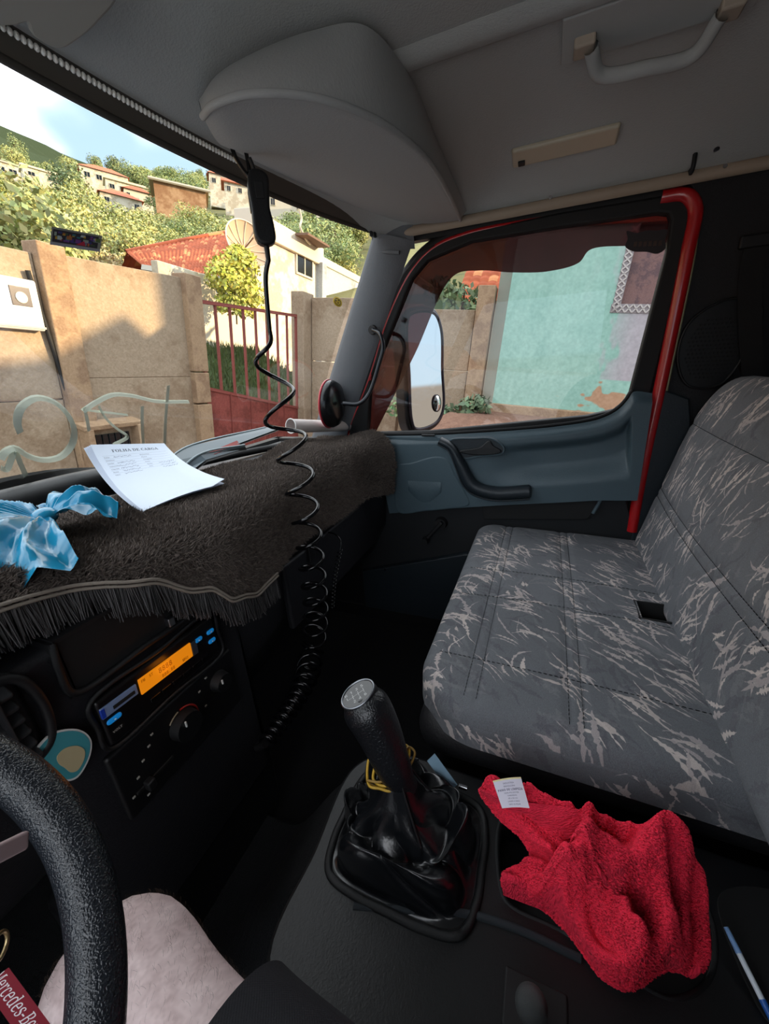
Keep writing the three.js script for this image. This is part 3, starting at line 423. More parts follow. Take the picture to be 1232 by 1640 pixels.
// ---- windscreen
{
  const w = structGroup('window_2', 'wide curved windscreen with sticker and white marker writing');
  part('pane', surf((s, t) => glassAt(lerp(-1, 1, s), t), 40, 20), M.glass, w);
  const seal = (f, r, mt = M.seal) => part('rubber_seal', tube(Array.from({ length: 21 }, (_, i) => f(lerp(-1, 1, i / 20))), r, 80, 8), mt, w);
  seal((a) => { const p = glassTop(a); return [p[0], p[1] + 0.004, p[2] + 0.006]; }, 0.006, std(0x3c3934, 0.6)); seal((a) => { const p = glassBot(a); return [p[0], p[1] - 0.002, p[2] + 0.008]; }, 0.012);
  const onPane = (pts, wd, n = 40) => ribbon(pts, wd, [0, 0.45, 0.89], n);
  const mk = std(0xd6dcc8, 0.9, { transparent: true, opacity: 0.85 });
  const strokes = [
    [[[-0.0402, 1.0359, -0.9785], [-0.0439, 1.0575, -0.9674], [-0.0357, 1.0851, -0.9529], [-0.0114, 1.1004, -0.9449], [0.0176, 1.0929, -0.9489], [0.0458, 1.0657, -0.963], [0.0617, 1.0255, -0.9833], [0.0556, 0.9924, -0.9997], [0.0312, 0.9701, -1.0109], [-0.0026, 0.9708, -1.0107], [-0.0319, 0.9873, -1.0026], [-0.0523, 1.0076, -0.9923], [-0.0675, 1.0044, -0.9935], [-0.0793, 0.9905, -0.9999]], 0.014],
    [[[-0.0801, 0.9738, -1.0079], [-0.0715, 0.9662, -1.0118], [-0.0608, 0.9861, -1.0026], [-0.0537, 1.004, -0.994], [-0.0456, 0.973, -1.0092], [-0.0381, 0.9432, -1.0235]], 0.011],
    [[[0.0804, 1.0642, -0.9629], [0.1058, 1.0791, -0.9541], [0.1445, 1.0934, -0.9445], [0.1898, 1.0882, -0.9442], [0.2571, 1.0685, -0.9484], [0.3557, 1.0571, -0.9417]], 0.011],
    [[[0.083, 1.0721, -0.9587], [0.0885, 1.0495, -0.9703], [0.0941, 1.0174, -0.9863]], 0.009],
    [[[0.1143, 1.0714, -0.9578], [0.1352, 1.0374, -0.9743], [0.1633, 1.009, -0.9866], [0.1862, 0.9877, -0.9952], [0.1517, 0.9733, -1.0046]], 0.009],
    [[[0.221, 1.0598, -0.9564], [0.2246, 1.0121, -0.98], [0.2313, 0.9575, -1.0054]], 0.01],
    [[[0.2873, 1.1048, -0.9258], [0.2889, 1.0524, -0.953], [0.2907, 1.0021, -0.9776], [0.2941, 0.9414, -1.0057]], 0.01],
    [[[0.0831, 1.0667, -0.9616], [0.1318, 1.0553, -0.9653], [0.1852, 1.0427, -0.9682]], 0.006]];
  for (const [p, wd] of strokes) part('marker_stroke', onPane(p, wd), mk, w, 'milky white marker stroke on the glass');
}
{ // headliner edge and beaded strip above the windscreen
  const h = structGroup('trim_1', 'black header strip with a beaded light edge above the windscreen');
  part('strip', shell(surf((s, t) => { const a = lerp(-1, 1, s), p = glassTop(a); return [p[0], p[1] + 0.004 + 0.034 * t, p[2] + 0.008 + 0.024 * t]; }, 50, 4), 0.004), std(0x4a463f, 0.6), h);
  const b = new THREE.InstancedMesh(new THREE.SphereGeometry(0.0036, 8, 6).scale(0.9, 1.25, 1), std(0xf0eee6, 0.4), 130), mm = new THREE.Matrix4();
  for (let i = 0; i < 130; i++) { const a = lerp(-0.7, 0.38, i / 129), p = glassTop(a); mm.setPosition(p[0], p[1] + 0.024, p[2] + 0.03); b.setMatrixAt(i, mm); }
  b.name = 'bead_row'; b.userData = { kind: 'stuff' }; h.add(b);
  part('edge_lip', tube(Array.from({ length: 21 }, (_, i) => { const p = glassTop(lerp(-1, 1, i / 20)); return [p[0], p[1] + 0.04, p[2] + 0.034]; }), 0.004, 80, 6), M.linerTrim, h);
  for (const a of [0.945, 0.965]) { const p = glassTop(a); part('trim_clip', rbox(0.012, 0.014, 0.008, 0.002, p[0], p[1] - 0.008, p[2] + 0.02), M.black, h); }
}
// ---- overhead shelf above the passenger
{
  const o = thing('overhead_console', 'grey bulging overhead storage shelf above the passenger side', 'console');
  const shellM = std(0x9fa1a0, 0.75, { bumpMap: rep(T.fine, 6), bumpScale: 0.0003 });
  const rim = curve([[0.0949, 1.478, -0.501], [0.0558, 1.462, -0.4438], [0.0579, 1.46, -0.3884], [0.1011, 1.46, -0.3208], [0.1858, 1.46, -0.2663], [0.3437, 1.466, -0.2357], [0.5638, 1.48, -0.2431], [0.87, 1.5107, -0.2756]]);
  const arc = curve([[0.1708, 1.545, -0.5682], [0.1778, 1.57, -0.5257], [0.1972, 1.59, -0.4632], [0.2171, 1.6, -0.3721], [0.2411, 1.6, -0.3], [0.3575, 1.598, -0.2705], [0.5956, 1.585, -0.272], [0.885, 1.535, -0.26]]);
  const front = (s) => { const a = lerp(0.34, 0.985, s), p = glassTop(a); return new THREE.Vector3(p[0], p[1] + 0.038, p[2] + 0.036); };
  part('lower_shell', surf((s, t) => { const f = front(s), r = rim.getPoint(s), a = arc.getPoint(s); let p; if (t < 0.5) { p = f.lerp(r, t / 0.5); p.y -= 0.012 * Math.sin(Math.PI * t / 0.5); } else { const k = (t - 0.5) / 0.5, mid = new THREE.Vector3(r.x, lerp(r.y, a.y, 0.5), r.z).lerp(new THREE.Vector3((r.x + a.x) / 2, (r.y + a.y) / 2, (r.z + a.z) / 2), 0.6); p = r.clone().multiplyScalar((1 - k) ** 2).addScaledVector(mid, 2 * k * (1 - k)).addScaledVector(a, k * k); } return [p.x, p.y, p.z]; }, 60, 40, (s, t, p) => [p[0], p[2]]), shellM, o);
  part('rim_roll', new THREE.TubeGeometry(rim, 80, 0.005, 10), shellM, o);
  part('end_cap', surf((s, t) => { const f = front(0), r = rim.getPoint(0), a = arc.getPoint(0); const p = f.lerp(r.lerp(a, t), s); p.x -= 0.012 * Math.sin(Math.PI * s) * Math.sin(Math.PI * t); return [p.x, p.y, p.z]; }, 10, 10), M.liner, o);
}
// ---- ceiling fittings
{
  const g = thing('grab_handle', 'padded grey grab handle folded on the headliner', 'handle');
  const a = [0.4494, 1.585, 0.0132], b = [0.4693, 1.585, 0.2126];
  part('recess', rbox(0.11, 0.006, 0.27, 0.003, (a[0] + b[0]) / 2 - 0.03, 1.602, (a[2] + b[2]) / 2), M.liner, g);
  part('grip', tube([[a[0] - 0.01, 1.59, a[2] + 0.01], [a[0] + 0.035, 1.573, a[2] + 0.03], [a[0] + 0.045, 1.568, (a[2] + b[2]) / 2], [b[0] + 0.035, 1.573, b[2] - 0.03], [b[0] - 0.01, 1.59, b[2] - 0.01]], 0.011, 50, 10), M.liner, g);
  for (const p of [a, b]) part('mount', rbox(0.035, 0.018, 0.032, 0.004, p[0] - 0.01, 1.595, p[2]), M.linerTrim, g);
  const l = thing('dome_lamp', 'flat cream dome lamp on the headliner, switched off', 'lamp'); const c0 = [0.7243, 1.582, -0.1309], c1 = [0.7426, 1.582, 0.1006];
  const L = Math.hypot(c1[0] - c0[0], c1[2] - c0[2]); l.position.set((c0[0] + c1[0]) / 2, 1.588, (c0[2] + c1[2]) / 2); l.rotation.z = -0.22;
  part('base', rbox(0.075, 0.012, L + 0.012, 0.004), M.linerTrim, l); part('lens', rbox(0.058, 0.016, L - 0.004, 0.006, 0.004, -0.008, 0.006), std(0xb3a893, 0.35), l); part('switch', rbox(0.014, 0.01, 0.016, 0.002, 0.016, -0.016, -L / 2 + 0.03), M.black, l);
  const k = thing('coat_hook', 'black plastic coat hook bracket near the roof rail', 'hook'); const kc = [0.8565, 1.545, 0.3025]; k.position.set(kc[0], 1.555, kc[2]); k.rotation.z = -0.5;
  part('bracket', rbox(0.05, 0.012, 0.075, 0.005), M.black, k); part('hook_arm', tube([[0, -0.004, -0.02], [0.01, -0.03, -0.02], [0.025, -0.034, -0.02], [0.03, -0.022, -0.02]], 0.005, 14, 6), M.black, k); part('screw', cyl(0.006, 0.006, 0.004, 12, 0, -0.008, 0.02), M.steel, k);
  for (const [p, lab] of [[[0.89, 1.5281, -0.032], 'small bright screw on the roof rail above the window'], [[0.89, 1.5213, 0.3555], 'small bright screw beside the coat hook']]) { const s = thing('rail_screw', lab, 'screw'); s.position.set(...p); part('head', cyl(0.0045, 0.0055, 0.004, 12).rotateZ(Math.PI / 2), M.chrome, s); part('shank', cyl(0.002, 0.002, 0.012, 8, 0, 0, 0).rotateZ(Math.PI / 2).translate(0.008, 0, 0), M.steel, s); }
  const v = thing('sun_visor', 'pale grey sun visor folded up at top left corner', 'visor');
  const pts = [[-0.0948, 1.525, -0.6329], [-0.0776, 1.525, -0.6079], [-0.0708, 1.525, -0.5852], [-0.0551, 1.525, -0.6012], [-0.0343, 1.525, -0.5989], [-0.0322, 1.525, -0.5661], [-0.0381, 1.525, -0.5169], [-0.0538, 1.525, -0.4672], [-0.1048, 1.525, -0.4974], [-0.1261, 1.525, -0.5826]].map((p) => [p[0], p[2]]);
  part('board', extr(smooth2(pts, 60), 0.008, 0.004).rotateX(Math.PI / 2).translate(0, 1.525, 0), std(0x84827c, 0.8), v); part('pivot_rod', rod([-0.35, 1.55, -0.62], [0.0, 1.55, -0.6], 0.005), M.black, v);
}
// ---- right side: rail, pillars
{
  const r = structGroup('trim_2', 'tan roof rail strip above the door');
  part('strip', surf((s, t) => { const z = lerp(-0.47, 0.62, s), a = Math.PI * (t - 0.5); return [0.9 - 0.012 * Math.cos(a), 1.515 + 0.014 * Math.sin(a), z]; }, 40, 8), M.rail, r);
  const p = structGroup('trim_3', 'grey plastic windscreen pillar trim');
  const gt = [0.87, 1.52, -0.555], gb = [0.885, 0.84, -0.90], dt = [0.905, 1.4884, -0.4343], db = [0.905, 0.8841, -0.7331], dbb = [0.905, 0.83, db[2] - 0.02];
  part('pillar_cover', surf((s, t) => { const a = V(gt).lerp(V(gb), t), b = V(dt).lerp(V(dbb), t), q = a.lerp(b, s); q.x -= 0.022 * Math.pow(Math.sin(Math.PI * s), 0.6); return [q.x, q.y, q.z]; }, 16, 30, (s, t, q) => [q[2], q[1]]), M.pillar, p);
  part('upper_cover', surf((s, t) => { const q = V([0.865, 1.535, -0.56]).lerp(V([0.9, 1.528, -0.43]), s); q.y -= 0.06 * t; q.x += 0.02 * t - 0.01; return [q.x, q.y, q.z]; }, 10, 6), M.pillar, p);
  part('visor_clip', rod([0.868, 1.4665, -0.5375], [0.868, 1.4553, -0.4693], 0.006), M.pillar, p);
  const w = structGroup('wall_right', 'dark cab side behind the door with speaker grille');
  const edge = [[0.93, 1.4975, 0.2826], [0.93, 1.4777, 0.3206], [0.93, 1.4435, 0.3349], [0.93, 1.3613, 0.3342], [0.93, 1.0138, 0.322], [0.93, 0.6594, 0.3216]];
  part('rear_quarter', planar(plateX([[0.93, 1.53, edge[0][2]], ...edge.slice(1), [0.93, -0.02, 0.29], [0.93, -0.02, 0.66], [0.93, 1.53, 0.66]], 0.915, 0.05, 0.004), 2, 1), M.bpanel, w);
  part('sill_board', box(0.06, 0.12, 1.5, 0.93, 0.0, -0.35), M.black, w); part('inner_skin', box(0.02, 0.86, 1.3, 0.962, 0.42, -0.05), M.black, w); part('roof_side', box(0.03, 0.07, 1.2, 0.945, 1.53, 0.06), M.black, w);
  part('lower_cover', planar(plateX([[0.91, 0.9946, 0.3006], [0.91, 1.0047, 0.3193], [0.91, 0.9783, 0.3817], [0.91, 0.5, 0.5], [0.91, 0.5, 0.31], [0.91, 0.7082, 0.3142]], 0.9, 0.016, 0.004), 2, 1), M.doorDark, w);
  part('front_quarter', box(0.04, 0.86, 0.42, 0.935, 0.42, -0.9), M.black, w);
  // speaker
  const sc = [0.91, 1.1177, 0.4273]; const ring = smooth2([[0, 0.115], [-0.075, 0.07], [-0.09, -0.02], [-0.05, -0.1], [0.02, -0.1], [0.06, -0.02], [0.07, 0.09]], 50).map(([z, y]) => [0.9, sc[1] + y, sc[2] + z]);
  const grille = part('speaker_grille', plateX(ring, 0.903, 0.012, 0.003), M.plastic, w);
  part('grille_edge', tube(ring.slice(0, -1), 0.003, 90, 6, true), M.black, grille);
  const dots = []; for (let i = -6; i <= 6; i++) for (let j = -7; j <= 7; j++) { const z = i * 0.0095 + (j & 1) * 0.0047, y = j * 0.0105; if ((z / 0.062) ** 2 + (y / 0.082) ** 2 < 1) dots.push(cyl(0.003, 0.003, 0.003, 6).rotateZ(Math.PI / 2).translate(0.9025, sc[1] + y - 0.005, sc[2] + z - 0.012)); }
  const dm = part('grille_holes', dots, M.seal, grille); dm.userData.kind = 'stuff';
  const red = structGroup('trim_4', 'red painted door frame edge showing round the window');
  part('rear_flange', tube([[0.925, 1.4905, 0.2394], [0.92, 1.4853, 0.2903], [0.915, 1.4533, 0.3158], [0.912, 1.36, 0.3175], [0.91, 1.0502, 0.3117], [0.91, 0.79, 0.305], [0.91, 0.5537, 0.3054]], 0.0165, 80, 12), M.red, red);
  part('weather_seal', tube([[0.95, 0.8766, -0.7449], [0.95, 1.0473, -0.6733], [0.95, 1.2839, -0.5588], [0.95, 1.4102, -0.4733], [0.95, 1.4714, -0.3934], [0.95, 1.5018, -0.2776], [0.955, 1.5057, 0.0001], [0.955, 1.4983, 0.2444], [0.95, 1.4783, 0.3045], [0.95, 1.4247, 0.3141], [0.95, 1.2486, 0.3082], [0.95, 0.9766, 0.2968], [0.95, 0.6949, 0.2966], [0.95, 0.5603, 0.307]], 0.02, 140, 8), M.seal, red);
  part('front_flange', tube([[0.925, 0.8706, -0.7445], [0.925, 1.0658, -0.6339], [0.925, 1.2837, -0.5348], [0.925, 1.4102, -0.4475], [0.925, 1.4636, -0.3742], [0.925, 1.4872, -0.2631], [0.93, 1.4901, 0.001]], 0.008, 60, 8), M.red, red);
  part('sealing_edge', tube([[0.91, 1.4424, 0.3256], [0.908, 1.3432, 0.3317], [0.906, 1.0496, 0.3277], [0.906, 0.7916, 0.3241], [0.906, 0.5808, 0.3329]], 0.004, 60, 6), std(0x8f8a6a, 0.5), red);
}
// ---- passenger door
const glassPoly = [[0.93, 0.84, -0.66], [0.93, 1.0765, -0.6274], [0.93, 1.2745, -0.516], [0.93, 1.3915, -0.4519], [0.93, 1.4397, -0.3947], [0.93, 1.4706, -0.254], [0.93, 1.469, 0.003], [0.93, 1.4623, 0.2381], [0.93, 1.455, 0.2656], [0.93, 1.4372, 0.2742], [0.93, 1.3693, 0.2774], [0.93, 1.0019, 0.2435], [0.93, 0.9707, 0.2313], [0.93, 0.9465, 0.2057], [0.93, 0.9279, 0.1287], [0.93, 0.8768, -0.3927], [0.93, 0.8706, -0.6241]];
{
  const d = structGroup('door_1', 'passenger door with blue grey panel, pull handle and window crank');
  const outer = [[0.93, 0.82, -0.74], [0.93, 1.0022, -0.6896], [0.93, 1.2589, -0.5669], [0.93, 1.4036, -0.4758], [0.93, 1.4591, -0.409], [0.93, 1.4845, -0.3028], [0.93, 1.4916, 0.0008], [0.93, 1.4866, 0.2548], [0.93, 1.4747, 0.292], [0.93, 1.4485, 0.3047], [0.93, 1.3506, 0.3086], [0.93, 0.9787, 0.2862], [0.93, 0.6782, 0.2779], [0.93, 0.08, 0.27], [0.93, 0.08, -0.74]];
  part('frame', plateX(outer, 0.918, 0.035, 0.006, [glassPoly.map((p) => [p[0], p[1], p[2]]).reverse()]), M.seal, d);
  const up = (s) => { const t = curve([[0.905, 0.8677, -0.603], [0.905, 0.8718, -0.386], [0.905, 0.8867, -0.1402], [0.905, 0.9058, 0.0562], [0.905, 0.9271, 0.1621], [0.905, 0.9551, 0.2098], [0.905, 0.9861, 0.232], [0.905, 1.0057, 0.2422], [0.905, 1.0006, 0.2908]]).getPoint(s); return t; };
  const dn = (s) => curve([[0.905, 0.5544, -0.5569], [0.905, 0.5866, -0.3649], [0.905, 0.6229, -0.128], [0.905, 0.6503, 0.0806], [0.905, 0.6653, 0.1943], [0.905, 0.6691, 0.2486], [0.905, 0.6706, 0.2699], [0.905, 0.6713, 0.2804], [0.905, 0.6726, 0.2978]]).getPoint(s);
  // moulded card: ledge under the glass, long scoop, lower lip
  const card = (s, t) => { const p = up(s).lerp(dn(s), t); const sc = sstep(s, 0.2, 0.34) * (1 - sstep(s, 0.72, 0.86)), prof = -0.03 * sstep(t, 0.0, 0.1) + 0.045 * sc * sstep(t, 0.16, 0.3) * (1 - sstep(t, 0.46, 0.78)); p.x = 0.895 + prof * 0.66; return [p.x, p.y, p.z]; };
  part('upper_panel', surf(card, 120, 60, (s, t, p) => [p[2], p[1]]), M.door, d);
  part('glass_lip', tube(Array.from({ length: 15 }, (_, i) => { const q = up(i / 16); return [0.912, q.y + 0.003, q.z]; }), 0.006, 60, 6), M.seal, d);
  part('lower_panel', planar(plateX([[0.9, 0.1, -0.72], [0.9, 0.84, -0.72], [0.9, 0.6024, -0.6024], [0.9, 0.6762, 0.2648], [0.9, 0.5359, 0.3136], [0.9, 0.1, 0.27]], 0.906, 0.016, 0.002), 2, 1), M.doorLow, d);
  part('front_cap', surf((s, t) => { const z = lerp(-0.58, -0.33, s), y = lerp(0.865, 0.77, t); return [0.884 + 0.004 * Math.cos(s * 3), y, z + 0.01 * t]; }, 12, 8, (s, t, p) => [p[2], p[1]]), M.door, d);
  // left pocket cover
  const pc = smooth2([[0.88, 0.7492, -0.5163], [0.88, 0.7663, -0.4545], [0.88, 0.7935, -0.3566], [0.88, 0.7829, -0.3191], [0.88, 0.7296, -0.2909], [0.88, 0.6593, -0.2506], [0.88, 0.6207, -0.2383], [0.88, 0.6, -0.3093], [0.88, 0.5815, -0.409], [0.88, 0.5673, -0.5143], [0.88, 0.6411, -0.5268]].map((p) => [p[2], p[1]]), 70).map(([z, y]) => [0, y, z]);
  part('pocket_cover', planar(plateX(pc, 0.872, 0.02, 0.005), 2, 1), M.door, d);
  part('pocket_scoop', surf((s, t) => { const z = lerp(-0.47, -0.34, s), y = lerp(0.70, 0.615, t * Math.sin(Math.PI * (0.15 + 0.7 * s))); return [0.8715 - 0.004 * Math.sin(Math.PI * t), y, z]; }, 16, 10, (s, t, p) => [p[2], p[1]]), M.door, d);
  // pull handle sweeping down
  const hc = curve([[0.862, 0.8573, -0.3422], [0.855, 0.837, -0.2998], [0.85, 0.7737, -0.2624], [0.85, 0.6993, -0.2211], [0.85, 0.6759, -0.146], [0.856, 0.6864, -0.0262]]);
  const pull = part('pull_handle', surf((s, t) => { const p = hc.getPoint(s), g = hc.getTangent(s), n = new THREE.Vector3(0, -g.z, g.y).normalize(), w = lerp(0.014, 0.024, sstep(s, 0.2, 0.6)), a = t * 6.2832; const q = p.clone().addScaledVector(n, w * Math.cos(a)); q.x = p.x + 0.022 * Math.sin(a) + 0.008; return [q.x, q.y, q.z]; }, 60, 18, (s, t) => [s * 0.4, t * 0.1]), M.doorDark, d, 'dark sweeping pull handle');
  part('end_cap', new THREE.SphereGeometry(0.0235, 14, 10).scale(0.9, 1, 0.35).translate(...[0.864, 0.6839, -0.0263]), M.doorDark, pull);
  part('edge_roll', tube(Array.from({ length: 12 }, (_, i) => { const p = hc.getPoint(i / 11), g = hc.getTangent(i / 11), n = new THREE.Vector3(0, g.z, -g.y).normalize(); const q = p.addScaledVector(n, -lerp(0.014, 0.024, sstep(i / 11, 0.2, 0.6))); return [p.x - 0.004, q.y, q.z]; }), 0.003, 60, 6), M.doorDark, pull);
  // release lever in its dish
  const dish = smooth2([[0.88, 0.8567, -0.3054], [0.88, 0.8665, -0.2213], [0.88, 0.8651, -0.1573], [0.88, 0.8354, -0.1185], [0.88, 0.8179, -0.1218], [0.88, 0.8049, -0.1979], [0.88, 0.7963, -0.2596], [0.88, 0.8186, -0.2825]].map((p) => [p[2], p[1]]), 50).map(([z, y]) => [0, y, z]);
  const rl = part('release_dish', plateX(dish, 0.868, 0.014, 0.003), M.doorDark, d, 'dark dish of the door release');
  part('dish_rim', tube(dish.slice(0, -1).map((p) => [0.868, p[1], p[2]]), 0.003, 80, 6, true), M.door, rl);
  const lv = smooth2([[0.87, 0.8211, -0.267], [0.87, 0.8359, -0.1973], [0.87, 0.8582, -0.1684], [0.87, 0.8411, -0.1551], [0.87, 0.8243, -0.1294], [0.87, 0.8116, -0.1966]].map((p) => [p[2], p[1]]), 40).map(([z, y]) => [0, y, z]);
  part('release_lever', plateX(lv, 0.86, 0.012, 0.003), M.plastic, rl);
  part('top_clip', rbox(0.008, 0.008, 0.05, 0.003, ...[0.885, 0.873, -0.39]), M.black, d);
  // map pocket dark opening and lower kick panel
  part('pocket_opening', plateX([[0.9, 0.6179, -0.1837], [0.9, 0.6911, 0.1943], [0.9, 0.633, 0.1884], [0.9, 0.5898, 0.1649], [0.9, 0.5576, -0.1818]], 0.894, 0.012, 0.002), M.seal, d);
  part('pocket_edge', tube([[0.888, 0.627, -0.1846], [0.888, 0.6631, 0.0192], [0.888, 0.6995, 0.1993], [0.888, 0.6645, 0.1964], [0.888, 0.6141, 0.1802]], 0.006, 40, 8), M.door, d);
  part('kick_panel', planar(plateX([[0.88, 0.2603, -0.6926], [0.88, 0.406, -0.2391], [0.88, 0.36, -0.05], [0.88, 0.08, -0.05], [0.88, 0.08, -0.7], [0.88, 0.26, -0.7]], 0.875, 0.03, 0.005), 2, 1), M.doorDark, d);
  const ck = part('window_crank', join([cyl(0.022, 0.026, 0.02, 24).rotateZ(Math.PI / 2).translate(...[0.892, 0.524, -0.3469]), bar([0.872, 0.5384, -0.337], [0.872, 0.4555, -0.4041], 0.022, 0.014, 0.005)]), M.black, d);
  part('crank_knob', cyl(0.013, 0.015, 0.03, 20).rotateZ(Math.PI / 2).translate(...[0.856, 0.4574, -0.4021]), M.plastic, ck);
  part('small_screw', cyl(0.005, 0.005, 0.004, 10).rotateZ(Math.PI / 2).translate(...[0.873, 0.2891, -0.5912]), M.chrome, d);
  const w = structGroup('window_1', 'passenger door window glass');
  part('pane', sheetX(glassPoly, 0.936), M.sideGlass, w);
}

// ---------------------------------------------------------------- dashboard
const edgeY = (x) => { const k = [[-1, 0.9], [-0.4, 0.905], [-0.25, 0.882], [-0.17, 0.838], [-0.08, 0.775], [-0.02, 0.718], [0.05, 0.69], [0.28, 0.70], [0.6, 0.69], [0.9, 0.655]]; for (let i = 1; i < k.length; i++) if (x <= k[i][0]) return lerp(k[i - 1][1], k[i][1], sstep((x - k[i - 1][0]) / (k[i][0] - k[i - 1][0]), 0, 1)); return 0.66; };
const edgeZ = (x) => { const k = [[-1, -0.6], [-0.25, -0.585], [-0.15, -0.55], [-0.03, -0.528], [0.1, -0.545], [0.3, -0.57], [0.6, -0.56], [0.9, -0.53]]; for (let i = 1; i < k.length; i++) if (x <= k[i][0]) return lerp(k[i - 1][1], k[i][1], sstep((x - k[i - 1][0]) / (k[i][0] - k[i - 1][0]), 0, 1)); return -0.53; };
const topY = (x, z) => 0.868 + 0.05 * sstep(-x, 0.1, 0.35) * sstep(z, -0.9, -0.7) + 0.014 * sstep(x, 0.45, 0.75);
const backZ = (x) => lerp(lerp(-0.93, -0.87, sstep(x, -0.1, 0.15)), -0.84, sstep(x, 0.45, 0.75)) - 0.02 * Math.sin(x * 9);
{
  const d = thing('dashboard', 'black plastic dashboard with raised centre stack', 'dashboard');
  // body under the cover
  part('body', surf((s, t) => { const x = lerp(-0.91, 0.895, s), e = edgeZ(x) - 0.035; const P = [[-1.06, 0.84], [-0.92, 0.845], [e - 0.05, 0.85], [e - 0.01, 0.82], [e, 0.74], [e - 0.02, 0.5], [e - 0.09, 0.36], [e - 0.25, 0.3]]; const k = t * (P.length - 1), i = Math.min(P.length - 2, Math.floor(k)), f = k - i; return [x, lerp(P[i][1], P[i + 1][1], f), lerp(P[i][0], P[i + 1][0], f)]; }, 80, 42, (s, t, p) => [p[0], p[1] + p[2]]), M.dash, d);
  // centre stack
  part('centre_stack', boxUV(rbox(0.375, 0.6, 0.12, 0.014, -0.168, 0.5, -0.633)), M.dash, d);
  part('stack_side', surf((s, t) => { const y = lerp(0.78, 0.2, t); return [lerp(0.018, 0.03, t) + 0.012 * s, y, -0.58 - 0.07 * s]; }, 6, 16, (s, t, p) => [p[2], p[1]]), M.plastic, d);
  part('lower_kick', boxUV(rbox(0.42, 0.26, 0.2, 0.03, -0.16, 0.14, -0.68)), M.black, d);
  part('glove_lid', boxUV(rbox(0.6, 0.2, 0.02, 0.008, 0.52, 0.55, -0.605)), M.dash, d);
  part('lid_latch', rbox(0.03, 0.05, 0.012, 0.004, 0.345, 0.63, -0.592), M.plastic, d);
  // storage bin above the radio
  const bin = part('storage_bin', [box(0.215, 0.006, 0.09, -0.178, 0.722, -0.61), box(0.006, 0.09, 0.09, -0.287, 0.765, -0.61), box(0.006, 0.09, 0.09, -0.071, 0.765, -0.61), box(0.215, 0.09, 0.005, -0.178, 0.765, -0.652), box(0.215, 0.006, 0.09, -0.178, 0.81, -0.61)], M.black, d);
  part('bin_lip', tube([[-0.285, 0.81, -0.568], [-0.29, 0.77, -0.566], [-0.285, 0.727, -0.566], [-0.18, 0.722, -0.566], [-0.075, 0.724, -0.566], [-0.068, 0.75, -0.566]], 0.005, 60, 8), M.plastic, bin);
  part('bin_clip', rbox(0.012, 0.016, 0.012, 0.002, -0.13, 0.735, -0.564), M.steel, bin);
  part('recess_face', box(0.205, 0.082, 0.004, -0.178, 0.766, -0.5705), M.seal, d);
  // trough under the windscreen and the black duct at left
  part('duct', tube([[-0.5, 0.9, -0.98], [-0.1, 0.9, -0.985], [0.05, 0.9, -0.975], [0.2, 0.885, -0.965], [0.3, 0.87, -0.955]], 0.035, 50, 14), M.plastic, d);
  part('duct_lip', surf((s, t) => { const x = lerp(-0.6, 0.35, s); return [x, 0.9 + 0.05 * t * (1 - sstep(s, 0.6, 1)) - 0.02 * sstep(s, 0.5, 1), -1.0 - 0.03 * t]; }, 30, 4), M.blackGloss, d);
  // left air vent
  const v = part('vent_housing', join([rbox(0.11, 0.125, 0.02, 0.02, -0.385, 0.745, -0.572)]), M.plastic, d);
  part('vent_ring', tube(smooth2([[-0.435, 0.8], [-0.335, 0.8], [-0.332, 0.69], [-0.435, 0.69]], 40).slice(0, -1).map(([x, y]) => [x, y, -0.56]), 0.006, 70, 8, true), M.black, v);
  for (let i = 0; i < 6; i++) part('slat', rbox(0.085, 0.008, 0.02, 0.003).rotateX(0.5).translate(-0.385, 0.695 + i * 0.019, -0.558), M.dash, v);
  for (let i = 0; i < 3; i++) part('vane', rbox(0.005, 0.1, 0.012, 0.002, -0.41 + i * 0.025, 0.742, -0.55), M.dash, v);
  // right end vent by the door
  const rv = [0.868, 0.8483, -0.5682]; const rp = part('end_vent', new THREE.TorusGeometry(0.026, 0.006, 8, 30).rotateX(-0.9).translate(rv[0], rv[1], rv[2]), M.plastic, d);
  for (const r of [0.008, 0.016]) part('vent_ring', new THREE.TorusGeometry(r, 0.0022, 6, 24).rotateX(-0.9).translate(rv[0], rv[1] + 0.003, rv[2] + 0.002), M.steel, rp);
}
